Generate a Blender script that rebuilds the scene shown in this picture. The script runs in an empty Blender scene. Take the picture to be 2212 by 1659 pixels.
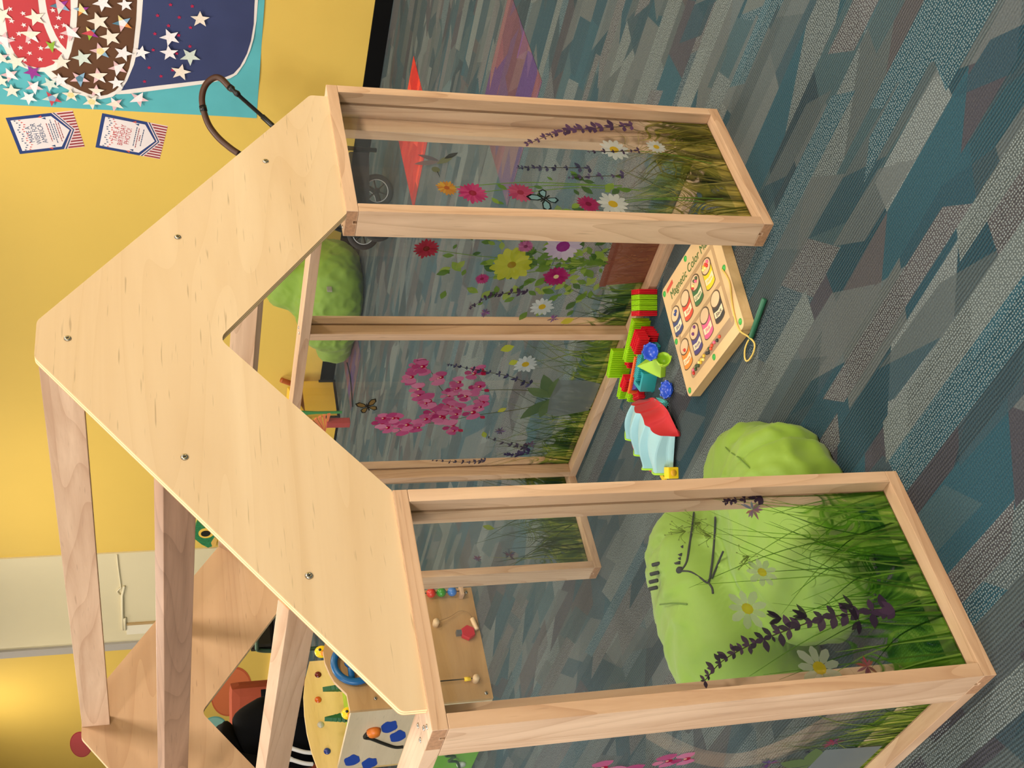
import bpy, bmesh, math, random
from mathutils import Vector, Matrix, noise
random.seed(7)
C = bpy.context.scene.collection
SC = bpy.context.scene

# ------------------------------------------------------------------ camera, world, lights, exposure
cam_d = bpy.data.cameras.new('camera')
cam = bpy.data.objects.new('camera', cam_d)
C.objects.link(cam)
cam_d.sensor_fit = 'HORIZONTAL'
cam_d.sensor_width = 36.0
cam_d.lens = 36.0 * 2541.67 / 2212.0
cam_d.clip_start = 0.02
rx, roll, rz = 1.2760, -0.0119, -0.7033
up = (Matrix.Rotation(rz, 3, 'Z') @ Matrix.Rotation(rx, 3, 'X') @ Matrix.Rotation(roll, 3, 'Z'))
# the phone was held upright and the picture is stored on its side: quarter turn about the view axis
m3 = up @ Matrix.Rotation(-math.pi / 2, 3, 'Z')
cam.matrix_world = Matrix.Translation((-0.5376, -1.2325, 1.0482)) @ m3.to_4x4()
SC.camera = cam

SC.view_settings.view_transform = 'Standard'
SC.view_settings.look = 'None'
SC.view_settings.exposure = 0.0
SC.view_settings.gamma = 1.0
SC.view_settings.use_curve_mapping = False
SC.cycles.transparent_max_bounces = 24
SC.cycles.max_bounces = 6
SC.cycles.use_light_tree = False
SC.cycles.caustics_reflective = False
SC.cycles.caustics_refractive = False

world = bpy.data.worlds.new('world')
SC.world = world
world.use_nodes = True
world.node_tree.nodes['Background'].inputs[0].default_value = (0.85, 0.92, 1.0, 1)
world.node_tree.nodes['Background'].inputs[1].default_value = 0.4

def area_light(name, loc, rot, sx, sy, power, color):
    d = bpy.data.lights.new(name, 'AREA')
    d.shape = 'RECTANGLE'; d.size = sx; d.size_y = sy; d.energy = power; d.color = color
    o = bpy.data.objects.new(name, d); C.objects.link(o)
    o.location = loc; o.rotation_euler = rot
    return o
WARM = (1.0, 0.90, 0.78)
CEIL = 2.75
LAMPS = [(-1.6, -2.2, 88), (1.2, -2.2, 112), (3.2, -1.9, 60), (-1.6, 0.8, 40), (1.2, 0.3, 24), (2.9, 1.9, 42), (-1.0, 4.0, 34), (1.6, 4.2, 40),
         (2.9, 5.4, 34), (1.4, 7.6, 70), (3.5, 8.1, 17)]
for lx_, ly_, pw in LAMPS:
    area_light('ceiling_lamp_light', (lx_, ly_, CEIL - 0.03), (0, 0, 0), 0.55 if lx_ != 3.5 else 0.16, 0.55 if lx_ != 3.5 else 0.16, pw, WARM)
# cool fill added for the left-facing sides, with an unseen window behind it
area_light('cool_side_fill', (-4.45, 0.6, 1.55), (0, -math.pi / 2, 0), 1.5, 2.6, 150, (0.84, 0.91, 1.0))

# ------------------------------------------------------------------ helpers
def lin(c):
    def f(v):
        v /= 255.0
        return v / 12.92 if v <= 0.04045 else ((v + 0.055) / 1.055) ** 2.4
    return (f(c[0]), f(c[1]), f(c[2]), 1.0)

def new_mat(name):
    m = bpy.data.materials.new(name); m.use_nodes = True
    nt = m.node_tree
    return m, nt, nt.nodes['Principled BSDF']

def nd(nt, typ, **kw):
    n = nt.nodes.new(typ)
    for k, v in kw.items():
        setattr(n, k, v)
    return n

def setin(n, **kw):
    for k, v in kw.items():
        n.inputs[k].default_value = v

def math_n(nt, op, a, b=None, c=None):
    n = nt.nodes.new('ShaderNodeMath'); n.operation = op
    for i, v in enumerate((a, b, c)):
        if v is None: continue
        if isinstance(v, (int, float)): n.inputs[i].default_value = v
        else: nt.links.new(v, n.inputs[i])
    return n.outputs[0]

def mixc(nt, fac, a, b, blend='MIX'):
    n = nt.nodes.new('ShaderNodeMix'); n.data_type = 'RGBA'; n.blend_type = blend
    for s, v in ((n.inputs[0], fac), (n.inputs[6], a), (n.inputs[7], b)):
        if isinstance(v, (int, float, tuple)): s.default_value = v
        else: nt.links.new(v, s)
    return n.outputs[2]

def ramp(nt, fac, stops, interp='LINEAR'):
    n = nt.nodes.new('ShaderNodeValToRGB'); n.color_ramp.interpolation = interp
    els = n.color_ramp.elements
    while len(els) < len(stops): els.new(0.5)
    for e, (p, c) in zip(els, stops):
        e.position = p; e.color = c
    nt.links.new(fac, n.inputs[0])
    return n.outputs[0]

MATS = {}
def plain(name, rgb, rough=0.55, bump=0.0, bscale=200.0, metal=0.0, var=0.0, vscale=8.0, spec=0.5, sheen=0.0):
    """one colour with a little noise in the tone and fine relief"""
    if name in MATS: return MATS[name]
    m, nt, b = new_mat(name)
    base = lin(rgb)
    b.inputs['Roughness'].default_value = rough
    b.inputs['Metallic'].default_value = metal
    b.inputs['Specular IOR Level'].default_value = spec
    if sheen: b.inputs['Sheen Weight'].default_value = sheen
    tc = nd(nt, 'ShaderNodeTexCoord')
    nz = nd(nt, 'ShaderNodeTexNoise'); setin(nz, Scale=vscale, Detail=4.0)
    nt.links.new(tc.outputs['Object'], nz.inputs['Vector'])
    d = tuple(base[i] * (1 - var) for i in range(3)) + (1,)
    l = tuple(min(1, base[i] * (1 + var)) for i in range(3)) + (1,)
    nt.links.new(ramp(nt, nz.outputs['Fac'], [(0.3, d), (0.7, l)]), b.inputs['Base Color'])
    if bump:
        n2 = nd(nt, 'ShaderNodeTexNoise'); setin(n2, Scale=bscale, Detail=3.0)
        nt.links.new(tc.outputs['Object'], n2.inputs['Vector'])
        bp = nd(nt, 'ShaderNodeBump'); setin(bp, Strength=bump, Distance=0.002)
        nt.links.new(n2.outputs['Fac'], bp.inputs['Height']); nt.links.new(bp.outputs[0], b.inputs['Normal'])
    MATS[name] = m
    return m

def wood(name, axis, dark, light, ringscale=16.0, contrast=1.0, rough=0.42, fleck=0.35, coarse=1.0):
    if name in MATS: return MATS[name]
    m, nt, b = new_mat(name)
    tc = nd(nt, 'ShaderNodeTexCoord'); oi = nd(nt, 'ShaderNodeObjectInfo')
    add = nd(nt, 'ShaderNodeVectorMath', operation='ADD')
    cmb = nd(nt, 'ShaderNodeCombineXYZ')
    r10 = math_n(nt, 'MULTIPLY', oi.outputs['Random'], 13.0)
    for i in range(3): nt.links.new(r10, cmb.inputs[i])
    nt.links.new(tc.outputs['Object'], add.inputs[0]); nt.links.new(cmb.outputs[0], add.inputs[1])
    mp = nd(nt, 'ShaderNodeMapping')
    s = [1.0, 1.0, 1.0]; s['XYZ'.index(axis)] = 0.11
    mp.inputs['Scale'].default_value = s
    nt.links.new(add.outputs[0], mp.inputs['Vector'])
    warp = nd(nt, 'ShaderNodeTexNoise'); setin(warp, Scale=5.0 * coarse, Detail=2.0)
    nt.links.new(mp.outputs[0], warp.inputs['Vector'])
    n1 = nd(nt, 'ShaderNodeTexNoise'); setin(n1, Scale=ringscale, Detail=5.0, Roughness=0.6, Distortion=0.6)
    nt.links.new(mp.outputs[0], n1.inputs['Vector'])
    rings = math_n(nt, 'FRACT', math_n(nt, 'MULTIPLY', warp.outputs['Fac'], 30.0))
    ringl = math_n(nt, 'POWER', rings, 5.0)
    f = math_n(nt, 'ADD', math_n(nt, 'MULTIPLY', n1.outputs['Fac'], 0.85), math_n(nt, 'MULTIPLY', ringl, -0.11 * contrast))
    col = ramp(nt, f, [(0.25, lin(dark)), (0.62, lin(light))])
    # short dark flecks along the grain
    mp2 = nd(nt, 'ShaderNodeMapping')
    s2 = [1.0, 1.0, 1.0]; s2['XYZ'.index(axis)] = 0.07
    mp2.inputs['Scale'].default_value = s2
    nt.links.new(add.outputs[0], mp2.inputs['Vector'])
    n3 = nd(nt, 'ShaderNodeTexNoise'); setin(n3, Scale=260.0, Detail=1.0)
    nt.links.new(mp2.outputs[0], n3.inputs['Vector'])
    fl = ramp(nt, n3.outputs['Fac'], [(0.69, (0, 0, 0, 1)), (0.78, (1, 1, 1, 1))])
    dk = tuple(v * 0.55 for v in lin(dark)[:3]) + (1,)
    col = mixc(nt, math_n(nt, 'MULTIPLY', fl, fleck), col, dk)
    nt.links.new(col, b.inputs['Base Color'])
    b.inputs['Roughness'].default_value = rough
    b.inputs['Specular IOR Level'].default_value = 0.4
    bp = nd(nt, 'ShaderNodeBump'); setin(bp, Strength=0.08, Distance=0.001)
    nt.links.new(n3.outputs['Fac'], bp.inputs['Height']); nt.links.new(bp.outputs[0], b.inputs['Normal'])
    MATS[name] = m
    return m

def mesh_from_bm(name, bm, mats, smooth=False):
    me = bpy.data.meshes.new(name)
    bmesh.ops.recalc_face_normals(bm, faces=bm.faces)
    bm.to_mesh(me); bm.free()
    for m in (mats if isinstance(mats, (list, tuple)) else [mats]): me.materials.append(m)
    if smooth:
        for p in me.polygons: p.use_smooth = True
    return me

def link(name, me, parent=None, loc=None, rot=None):
    o = bpy.data.objects.new(name, me); C.objects.link(o)
    if loc is not None: o.location = loc
    if rot is not None: o.rotation_euler = rot
    if parent is not None: o.parent = parent
    return o

def obj(name, bm, mats, parent=None, loc=None, rot=None, smooth=False, centre=False):
    """link a bmesh as one object; with centre=True the origin moves to the middle of its bounds"""
    if centre:
        vs = [v.co for v in bm.verts]
        c = Vector([(min(v[i] for v in vs) + max(v[i] for v in vs)) / 2 for i in range(3)])
        bmesh.ops.translate(bm, verts=bm.verts, vec=-c)
        loc = (Vector(loc) if loc is not None else Vector((0, 0, 0))) + c
    return link(name, mesh_from_bm(name, bm, mats, smooth), parent, loc, rot)

def thing(name, label, cat, loc=(0, 0, 0), rotz=0.0, group=None):
    o = bpy.data.objects.new(name, None); C.objects.link(o)
    o.empty_display_size = 0.05
    o.location = loc; o.rotation_euler = (0, 0, rotz)
    return tag(o, label, cat, group)

def tag(o, label, cat, group=None, kind=None):
    o['label'] = label; o['category'] = cat
    if group: o['group'] = group
    if kind: o['kind'] = kind
    return o

def struct(o):
    o['kind'] = 'structure'
    return o

def bx(bm, x0, x1, y0, y1, z0, z1, mi=0, bev=0.0, mat=None):
    vs = [bm.verts.new(p) for p in ((x0, y0, z0), (x1, y0, z0), (x1, y1, z0), (x0, y1, z0), (x0, y0, z1), (x1, y0, z1), (x1, y1, z1), (x0, y1, z1))]
    if mat is not None:
        for v in vs: v.co = mat @ v.co
    fs = [bm.faces.new([vs[i] for i in f]) for f in ((3, 2, 1, 0), (4, 5, 6, 7), (0, 1, 5, 4), (1, 2, 6, 5), (2, 3, 7, 6), (3, 0, 4, 7))]
    for f in fs: f.material_index = mi
    if bev:
        es = list({e for f in fs for e in f.edges})
        bmesh.ops.bevel(bm, geom=es, offset=bev, segments=2, profile=0.7, affect='EDGES')
    return fs

def box_obj(name, x0, x1, y0, y1, z0, z1, m, parent=None, bev=0.0):
    bm = bmesh.new(); bx(bm, x0, x1, y0, y1, z0, z1, bev=bev)
    return obj(name, bm, m, parent, centre=True)

def prism(bm, pts, fn, d0, d1, mi=0, mi_side=None):
    """extrude a 2D outline: fn(a, b, d) gives the point at depth d"""
    a = [bm.verts.new(fn(p[0], p[1], d0)) for p in pts]
    b = [bm.verts.new(fn(p[0], p[1], d1)) for p in pts]
    f1 = bm.faces.new(a); f2 = bm.faces.new(list(reversed(b)))
    f1.material_index = mi; f2.material_index = mi
    n = len(pts)
    for i in range(n):
        f = bm.faces.new((a[i], b[i], b[(i + 1) % n], a[(i + 1) % n]))
        f.material_index = mi if mi_side is None else mi_side
    return bm

def tube(bm, pts, r, seg=10, cap=True, closed=False):
    pts = [Vector(p) for p in pts]
    rings = []
    n = len(pts)
    prev = None
    for i, p in enumerate(pts):
        a = pts[(i - 1) % n] if (closed or i > 0) else p
        b = pts[(i + 1) % n] if (closed or i < n - 1) else p
        t = (b - a).normalized()
        if prev is None:
            ref = Vector((0, 0, 1)) if abs(t.z) < 0.9 else Vector((1, 0, 0))
            u = t.cross(ref).normalized()
        else:
            u = (prev - t * prev.dot(t)).normalized()
        prev = u
        w = t.cross(u)
        rr = r[i] if isinstance(r, (list, tuple)) else r
        rings.append([bm.verts.new(p + (u * math.cos(k * 2 * math.pi / seg) + w * math.sin(k * 2 * math.pi / seg)) * rr) for k in range(seg)])
    m = n if closed else n - 1
    for i in range(m):
        A, B = rings[i], rings[(i + 1) % n]
        for k in range(seg):
            bm.faces.new((A[k], A[(k + 1) % seg], B[(k + 1) % seg], B[k]))
    if cap and not closed:
        bm.faces.new(list(reversed(rings[0]))); bm.faces.new(rings[-1])
    return bm

def smooth_pts(ctrl, n=8, closed=False):
    P = [Vector(p) for p in ctrl]; out = []
    m = len(P)
    for i in range(m if closed else m - 1):
        p0 = P[(i - 1) % m] if (closed or i > 0) else P[i]
        p1 = P[i]; p2 = P[(i + 1) % m]
        p3 = P[(i + 2) % m] if (closed or i < m - 2) else p2
        for k in range(n):
            t = k / n
            out.append(0.5 * ((2 * p1) + (p2 - p0) * t + (2 * p0 - 5 * p1 + 4 * p2 - p3) * t * t + (3 * p1 - p0 - 3 * p2 + p3) * t ** 3))
    if not closed: out.append(P[-1])
    return out

def tube_obj(name, pts, r, m, parent=None, seg=10, closed=False):
    bm = bmesh.new(); tube(bm, pts, r, seg, closed=closed)
    return obj(name, bm, m, parent, smooth=True, centre=True)

def lathe(bm, prof, seg=24, mat=None):
    rings = []
    for r, z in prof:
        ring = []
        for k in range(seg):
            a = 2 * math.pi * k / seg
            v = Vector((r * math.cos(a), r * math.sin(a), z))
            ring.append(bm.verts.new(mat @ v if mat is not None else v))
        rings.append(ring)
    for i in range(len(rings) - 1):
        for k in range(seg):
            bm.faces.new((rings[i][k], rings[i][(k + 1) % seg], rings[i + 1][(k + 1) % seg], rings[i + 1][k]))
    if prof[0][0] > 1e-6: bm.faces.new(list(reversed(rings[0])))
    if prof[-1][0] > 1e-6: bm.faces.new(rings[-1])
    bmesh.ops.remove_doubles(bm, verts=bm.verts, dist=1e-6)
    return bm

def frame_m(origin, xaxis, zaxis):
    z = Vector(zaxis).normalized(); x = Vector(xaxis); x = (x - z * x.dot(z)).normalized(); y = z.cross(x)
    M = Matrix((x, y, z)).transposed().to_4x4(); M.translation = Vector(origin)
    return M

def circle(cx, cy, r, n=24, ry=None, a0=0.0):
    ry = r if ry is None else ry
    return [(cx + r * math.cos(a0 + 2 * math.pi * i / n), cy + ry * math.sin(a0 + 2 * math.pi * i / n)) for i in range(n)]

def rrect(x0, x1, y0, y1, r, n=5):
    out = []
    for cx, cy, a in ((x1 - r, y0 + r, -90), (x1 - r, y1 - r, 0), (x0 + r, y1 - r, 90), (x0 + r, y0 + r, 180)):
        for k in range(n + 1):
            t = math.radians(a + 90 * k / n); out.append((cx + r * math.cos(t), cy + r * math.sin(t)))
    return out

# ------------------------------------------------------------------ shared materials
MAPLE_D, MAPLE_L = (188, 150, 118), (222, 188, 156)
def maple(axis): return wood('maple_' + axis.lower(), axis, MAPLE_D, MAPLE_L, ringscale=22.0, contrast=1.6)
PLY_FACE = wood('birch_ply_face', 'X', (206, 176, 136), (226, 202, 166), ringscale=7.0, contrast=0.6, fleck=0.6, coarse=0.7)
def ply_edge(name, axis):
    if name in MATS: return MATS[name]
    m, nt, b = new_mat(name)
    tc = nd(nt, 'ShaderNodeTexCoord'); sp = nd(nt, 'ShaderNodeSeparateXYZ')
    nt.links.new(tc.outputs['Object'], sp.inputs[0])
    w = math_n(nt, 'FRACT', math_n(nt, 'MULTIPLY', sp.outputs[axis], 1 / 0.0052))
    nt.links.new(ramp(nt, w, [(0.0, lin((178, 124, 78))), (0.28, lin((240, 206, 156))), (0.8, lin((246, 214, 164))), (1.0, lin((190, 138, 90)))]), b.inputs['Base Color'])
    b.inputs['Roughness'].default_value = 0.6
    MATS[name] = m
    return m
PLY_EDGE = ply_edge('birch_ply_edge', 'Y')
CHROME = plain('chrome_screw', (200, 198, 192), 0.22, metal=1.0)
BLACK = plain('black_plastic', (16, 16, 18), 0.45, var=0.1)
YELLOW_WALL = plain('yellow_wall_paint', (224, 190, 92), 0.6, bump=0.12, bscale=420.0, var=0.03, vscale=1.2, spec=0.3)
CREAM_WALL = plain('cream_wall_paint', (222, 210, 172), 0.6, bump=0.1, bscale=420.0, var=0.03, vscale=1.5)

# ------------------------------------------------------------------ room shell
def carpet_mat(name, palette, accent=False):
    m, nt, b = new_mat(name)
    tc = nd(nt, 'ShaderNodeTexCoord'); geo = nd(nt, 'ShaderNodeNewGeometry')
    sp = nd(nt, 'ShaderNodeSeparateXYZ'); nt.links.new(geo.outputs['Position'], sp.inputs[0])
    x, y = sp.outputs[0], sp.outputs[1]
    def layer(wx, wy, seed, slant):
        v1 = nd(nt, 'ShaderNodeTexVoronoi', voronoi_dimensions='1D'); v1.inputs['Scale'].default_value = 1.0
        shear = math_n(nt, 'MULTIPLY', y, slant * 0.06)
        nt.links.new(math_n(nt, 'ADD', math_n(nt, 'MULTIPLY', math_n(nt, 'ADD', x, shear), 1 / wx), seed), v1.inputs['W'])
        s1 = nd(nt, 'ShaderNodeSeparateColor'); nt.links.new(v1.outputs['Color'], s1.inputs[0])
        k = math_n(nt, 'MULTIPLY', math_n(nt, 'SUBTRACT', s1.outputs[0], 0.5 - slant * 0.35), 3.2)
        w = math_n(nt, 'MULTIPLY', math_n(nt, 'ADD', y, math_n(nt, 'MULTIPLY', x, k)), 1 / wy)
        w = math_n(nt, 'ADD', w, math_n(nt, 'MULTIPLY', s1.outputs[1], 37.0))
        v2 = nd(nt, 'ShaderNodeTexVoronoi', voronoi_dimensions='1D'); v2.inputs['Scale'].default_value = 1.0
        nt.links.new(w, v2.inputs['W'])
        s2 = nd(nt, 'ShaderNodeSeparateColor'); nt.links.new(v2.outputs['Color'], s2.inputs[0])
        return s2.outputs
    A = layer(0.078, 0.2, 3.0, 0.5)
    B = layer(0.06, 0.16, 11.0, -0.6)
    D = layer(0.05, 0.42, 23.0, 0.15)
    stops = [(i / len(palette), lin(c)) for i, c in enumerate(palette)]
    ca = ramp(nt, A[0], stops, 'CONSTANT'); cb = ramp(nt, B[1], stops, 'CONSTANT'); cd = ramp(nt, D[2], stops, 'CONSTANT')
    selB = math_n(nt, 'MULTIPLY', math_n(nt, 'GREATER_THAN', B[0], 0.55), 0.78)
    selD = math_n(nt, 'GREATER_THAN', D[0], 0.72)
    col = mixc(nt, selD, mixc(nt, selB, ca, cb), cd)
    # loop pile: pale dots in some patches, ribs in others
    v = nd(nt, 'ShaderNodeTexVoronoi', voronoi_dimensions='2D'); setin(v, Scale=225.0, Randomness=0.38)
    nt.links.new(geo.outputs['Position'], v.inputs['Vector'])
    dots = ramp(nt, v.outputs['Distance'], [(0.12, (1, 1, 1, 1)), (0.36, (0, 0, 0, 1))])
    nzp = nd(nt, 'ShaderNodeTexNoise'); setin(nzp, Scale=14.0, Detail=2.0); nt.links.new(geo.outputs['Position'], nzp.inputs['Vector'])
    wob = math_n(nt, 'MULTIPLY', nzp.outputs['Fac'], 0.006)
    nz2 = nd(nt, 'ShaderNodeTexNoise'); setin(nz2, Scale=330.0, Detail=1.0); nt.links.new(geo.outputs['Position'], nz2.inputs['Vector'])
    rib = math_n(nt, 'SINE', math_n(nt, 'MULTIPLY', math_n(nt, 'ADD', x, wob), 2 * math.pi / 0.0054))
    ribc = math_n(nt, 'MULTIPLY', math_n(nt, 'ADD', rib, 1.0), 0.5)
    dsel = math_n(nt, 'MAXIMUM', math_n(nt, 'MULTIPLY', math_n(nt, 'GREATER_THAN', A[1], 0.62), math_n(nt, 'LESS_THAN', B[0], 0.55)), math_n(nt, 'MULTIPLY', selD, math_n(nt, 'GREATER_THAN', D[1], 0.35)))
    ribamt = math_n(nt, 'ADD', 0.22, math_n(nt, 'MULTIPLY', math_n(nt, 'GREATER_THAN', A[2], 0.5), 0.33))
    shade = math_n(nt, 'SUBTRACT', 1.08, math_n(nt, 'MULTIPLY', math_n(nt, 'SUBTRACT', 1.0, ribc), ribamt))
    shade = math_n(nt, 'MULTIPLY', shade, math_n(nt, 'ADD', 0.62, math_n(nt, 'MULTIPLY', nz2.outputs['Fac'], 0.76)))
    mul = nd(nt, 'ShaderNodeVectorMath', operation='SCALE')
    nt.links.new(col, mul.inputs[0]); nt.links.new(shade, mul.inputs['Scale'])
    pale = lin((144, 156, 156)) if not accent else lin((214, 120, 110))
    dotamt = math_n(nt, 'MULTIPLY', math_n(nt, 'MULTIPLY', dots, dsel), 0.62 if not accent else 0.3)
    fin = mixc(nt, dotamt, mul.outputs[0], pale)
    nt.links.new(fin, b.inputs['Base Color'])
    b.inputs['Roughness'].default_value = 0.95
    b.inputs['Specular IOR Level'].default_value = 0.1
    b.inputs['Sheen Weight'].default_value = 0.15 if not accent else 0.06
    b.inputs['Sheen Roughness'].default_value = 0.45
    b.inputs['Sheen Tint'].default_value = (0.72, 0.80, 0.78, 1)
    bp = nd(nt, 'ShaderNodeBump'); setin(bp, Strength=0.5, Distance=0.003)
    nt.links.new(math_n(nt, 'ADD', math_n(nt, 'MULTIPLY', dots, 0.5), math_n(nt, 'MULTIPLY', ribc, ribamt)), bp.inputs['Height'])
    nt.links.new(bp.outputs[0], b.inputs['Normal'])
    return m

CARPET = carpet_mat('carpet_shards', [(32, 50, 59), (31, 63, 74), (66, 75, 77), (53, 53, 60), (42, 61, 69), (78, 85, 86), (29, 57, 68), (64, 63, 66), (50, 71, 77), (74, 82, 82)])
RED_TILE = carpet_mat('carpet_red', [(206, 44, 34), (186, 40, 34), (220, 66, 44), (170, 44, 42), (196, 40, 30)], True)
PURPLE_TILE = carpet_mat('carpet_purple', [(90, 70, 98), (102, 70, 80), (82, 62, 108), (108, 84, 88), (96, 66, 76)], True)

floor = struct(box_obj('floor', -4.6, 4.3, -4.6, 11.2, -0.05, 0.0, CARPET))
def carpet_tile(x0, x1, y0, y1, m):
    o = box_obj('carpet_tile', x0, x1, y0, y1, -0.004, 0.0012, m)
    o.parent = floor; o.matrix_parent_inverse = Matrix.Translation(-floor.location)
    return o
carpet_tile(3.155, 3.615, 1.545, 1.985, RED_TILE)
carpet_tile(2.13, 2.59, 0.605, 1.065, PURPLE_TILE)
carpet_tile(3.6, 4.06, 3.4, 3.86, PURPLE_TILE)

WX = 4.17
ceil_o = struct(box_obj('ceiling', -4.6, 4.4, -4.6, 11.2, CEIL, CEIL + 0.1, plain('ceiling_tile_white', (232, 230, 222), 0.8, bump=0.2, bscale=160.0, var=0.03)))
bm = bmesh.new(); bx(bm, WX, WX + 0.15, -4.6, 6.07, 0, CEIL)
struct(obj('wall_right', bm, YELLOW_WALL, centre=True))
bm = bmesh.new(); bx(bm, WX, WX + 0.15, 7.42, 11.2, 0, CEIL)
struct(obj('wall_right_end', bm, YELLOW_WALL, centre=True))
bm = bmesh.new(); bx(bm, WX - 0.012, WX + 0.15, 6.07, 7.32, 0, CEIL)
cream = struct(obj('wall_cream', bm, CREAM_WALL, centre=True))
struct(box_obj('trim_2', WX - 0.03, WX + 0.15, 7.32, 7.42, 0, CEIL, plain('grey_corner_guard', (176, 170, 162), 0.45)))
struct(box_obj('wall_far', -4.6, 4.4, 11.2, 11.35, 0, CEIL, CREAM_WALL))
struct(box_obj('wall_front', -4.6, 4.4, -4.75, -4.6, 0, CEIL, CREAM_WALL))
bm = bmesh.new()
bx(bm, -4.75, -4.6, -4.6, -0.75, 0, CEIL); bx(bm, -4.75, -4.6, 1.95, 11.2, 0, CEIL)
bx(bm, -4.75, -4.6, -0.75, 1.95, 0, 0.78); bx(bm, -4.75, -4.6, -0.75, 1.95, 2.32, CEIL)
struct(obj('wall_left', bm, CREAM_WALL, centre=True))
win = struct(box_obj('added_window', -4.66, -4.655, -0.75, 1.95, 0.78, 2.32, plain('added_window_blind', (225, 232, 238), 0.4)))  # unseen window added behind the cool fill lamp
for y0 in (-0.75, 0.56, 1.88):
    o = box_obj('added_window_frame', -4.7, -4.6, y0, y0 + 0.07, 0.78, 2.32, plain('added_window_frame_white', (235, 235, 232), 0.4))
    o.parent = win; o.matrix_parent_inverse = Matrix.Translation(-win.location)
base_m = plain('black_vinyl_base', (4, 4, 5), 0.7, var=0.1, spec=.15)
struct(box_obj('baseboard_right', WX - 0.012, WX, -4.6, 6.07, 0, 0.08, base_m))
struct(box_obj('baseboard_cream', WX - 0.024, WX - 0.012, 6.07, 7.32, 0, 0.1, base_m))
tr = plain('white_trim', (238, 234, 224), 0.4)
struct(box_obj('trim_1', WX - 0.03, WX, 7.42, 11.2, 0.12, 0.155, tr))
struct(box_obj('trim_3', WX - 0.022, WX, 7.42, 11.2, 0.0, 0.1, tr))
# ceiling light panels
for i, (lx_, ly_, pw) in enumerate(LAMPS):
    h = 0.3 if lx_ != 3.5 else 0.1
    bm = bmesh.new()
    for a in ((-h - .02, h + .02, -h - .02, -h), (-h - .02, h + .02, h, h + .02), (-h - .02, -h, -h, h), (h, h + .02, -h, h)): bx(bm, a[0], a[1], a[2], a[3], -0.03, 0)
    obj('light_frame', bm, tr, ceil_o, Vector((lx_, ly_, CEIL)) - Vector(ceil_o.location))
# cable conduit on the cream wall
cnd = thing('cable_conduit', 'thin cream plastic cable conduit with loose wire ends on the cream wall', 'conduit', (WX - 0.012, 7.0, 1.2))
cm = plain('conduit_cream', (226, 216, 182), 0.5)
def wl(y, z, d=0.008): return (-d, y - 7.0, z - 1.2)
tube_obj('wire', [wl(6.62, 1.292), wl(6.45, 1.30), wl(6.2, 1.31), wl(6.08, 1.313)], 0.004, cm, cnd, 6)
tube_obj('pipe', [wl(7.12, 1.30), wl(6.8, 1.296), wl(6.62, 1.292), wl(6.5, 1.276)], 0.010, cm, cnd, 8)
tube_obj('pipe', [wl(7.12, 1.283), wl(6.98, 1.283), wl(6.95, 1.283)], 0.012, cm, cnd, 8)
tube_obj('wire_loop', [wl(6.62, 1.292), wl(6.60, 1.315), wl(6.56, 1.325), wl(6.53, 1.31), wl(6.51, 1.295)], 0.005, cm, cnd, 6)
bm = bmesh.new(); bx(bm, -0.01, 0, 7.06 - 7.0, 7.2 - 7.0, 0.9 - 1.2, 1.275 - 1.2)
obj('channel', bm, plain('conduit_white', (236, 228, 204), 0.5), cnd)
bm = bmesh.new(); bx(bm, -0.012, 0, 7.035 - 7.0, 7.06 - 7.0, 0.9 - 1.2, 1.275 - 1.2)
obj('channel_edge', bm, plain('conduit_tan', (186, 156, 108), 0.5), cnd)

# ------------------------------------------------------------------ the playhouse
W, DEP, H = 1.2, 1.1822, 0.7556
WP, HR, WS, D = 0.3302, 0.0193, 0.0191, 0.0538
DP, GR = 0.0245, 0.0052            # groove centre from the outer face, groove width
XG, HV, G0, TH = 0.0285, 0.0301, 0.004, 0.012
TA, ZT, ZI = 0.032, 1.1992, 0.9619
house = thing('playhouse', 'maple house-shaped play frame with birch plywood gables and printed clear panels', 'playhouse', (W / 2, DEP / 2, 0))
OFF = Vector((-W / 2, -DEP / 2, 0))

def hobj(name, bm, mats, parent=None, smooth=False):
    vs = [v.co for v in bm.verts]
    c = Vector([(min(v[i] for v in vs) + max(v[i] for v in vs)) / 2 for i in range(3)])
    bmesh.ops.translate(bm, verts=bm.verts, vec=-c)
    o = link(name, mesh_from_bm(name, bm, mats, smooth), parent or house)
    base = Vector((0, 0, 0)) if parent is None else WORLD[parent.name]
    WORLD[o.name] = c
    o.location = (c + OFF) if parent is None else (c - base)
    return o
WORLD = {}

def bevel_all(bm, off=0.0012):
    es = [e for e in bm.edges if e.is_manifold and e.calc_face_angle(0) > 0.5]
    bmesh.ops.bevel(bm, geom=es, offset=off, segments=2, profile=0.7, affect='EDGES')

def grooved(a0, a1, fn, depth, thick, sides, g):
    """board running a0..a1; section depth x thick with a groove in the listed sides (+1: high side, -1: low side)"""
    g0, g1, gd = g - GR / 2, g + GR / 2, 0.006
    pts = [(0, 0)]
    if -1 in sides: pts += [(g0, 0), (g0, gd), (g1, gd), (g1, 0)]
    pts += [(depth, 0), (depth, thick)]
    if 1 in sides: pts += [(g1, thick), (g1, thick - gd), (g0, thick - gd), (g0, thick)]
    pts += [(0, thick)]
    bm = bmesh.new()
    prism(bm, pts, lambda u, v, d: fn(d, u, v), a0, a1, 1, 0)
    bmesh.ops.recalc_face_normals(bm, faces=bm.faces)
    bm.normal_update()
    bevel_all(bm, 0.0011)
    return bm

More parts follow.
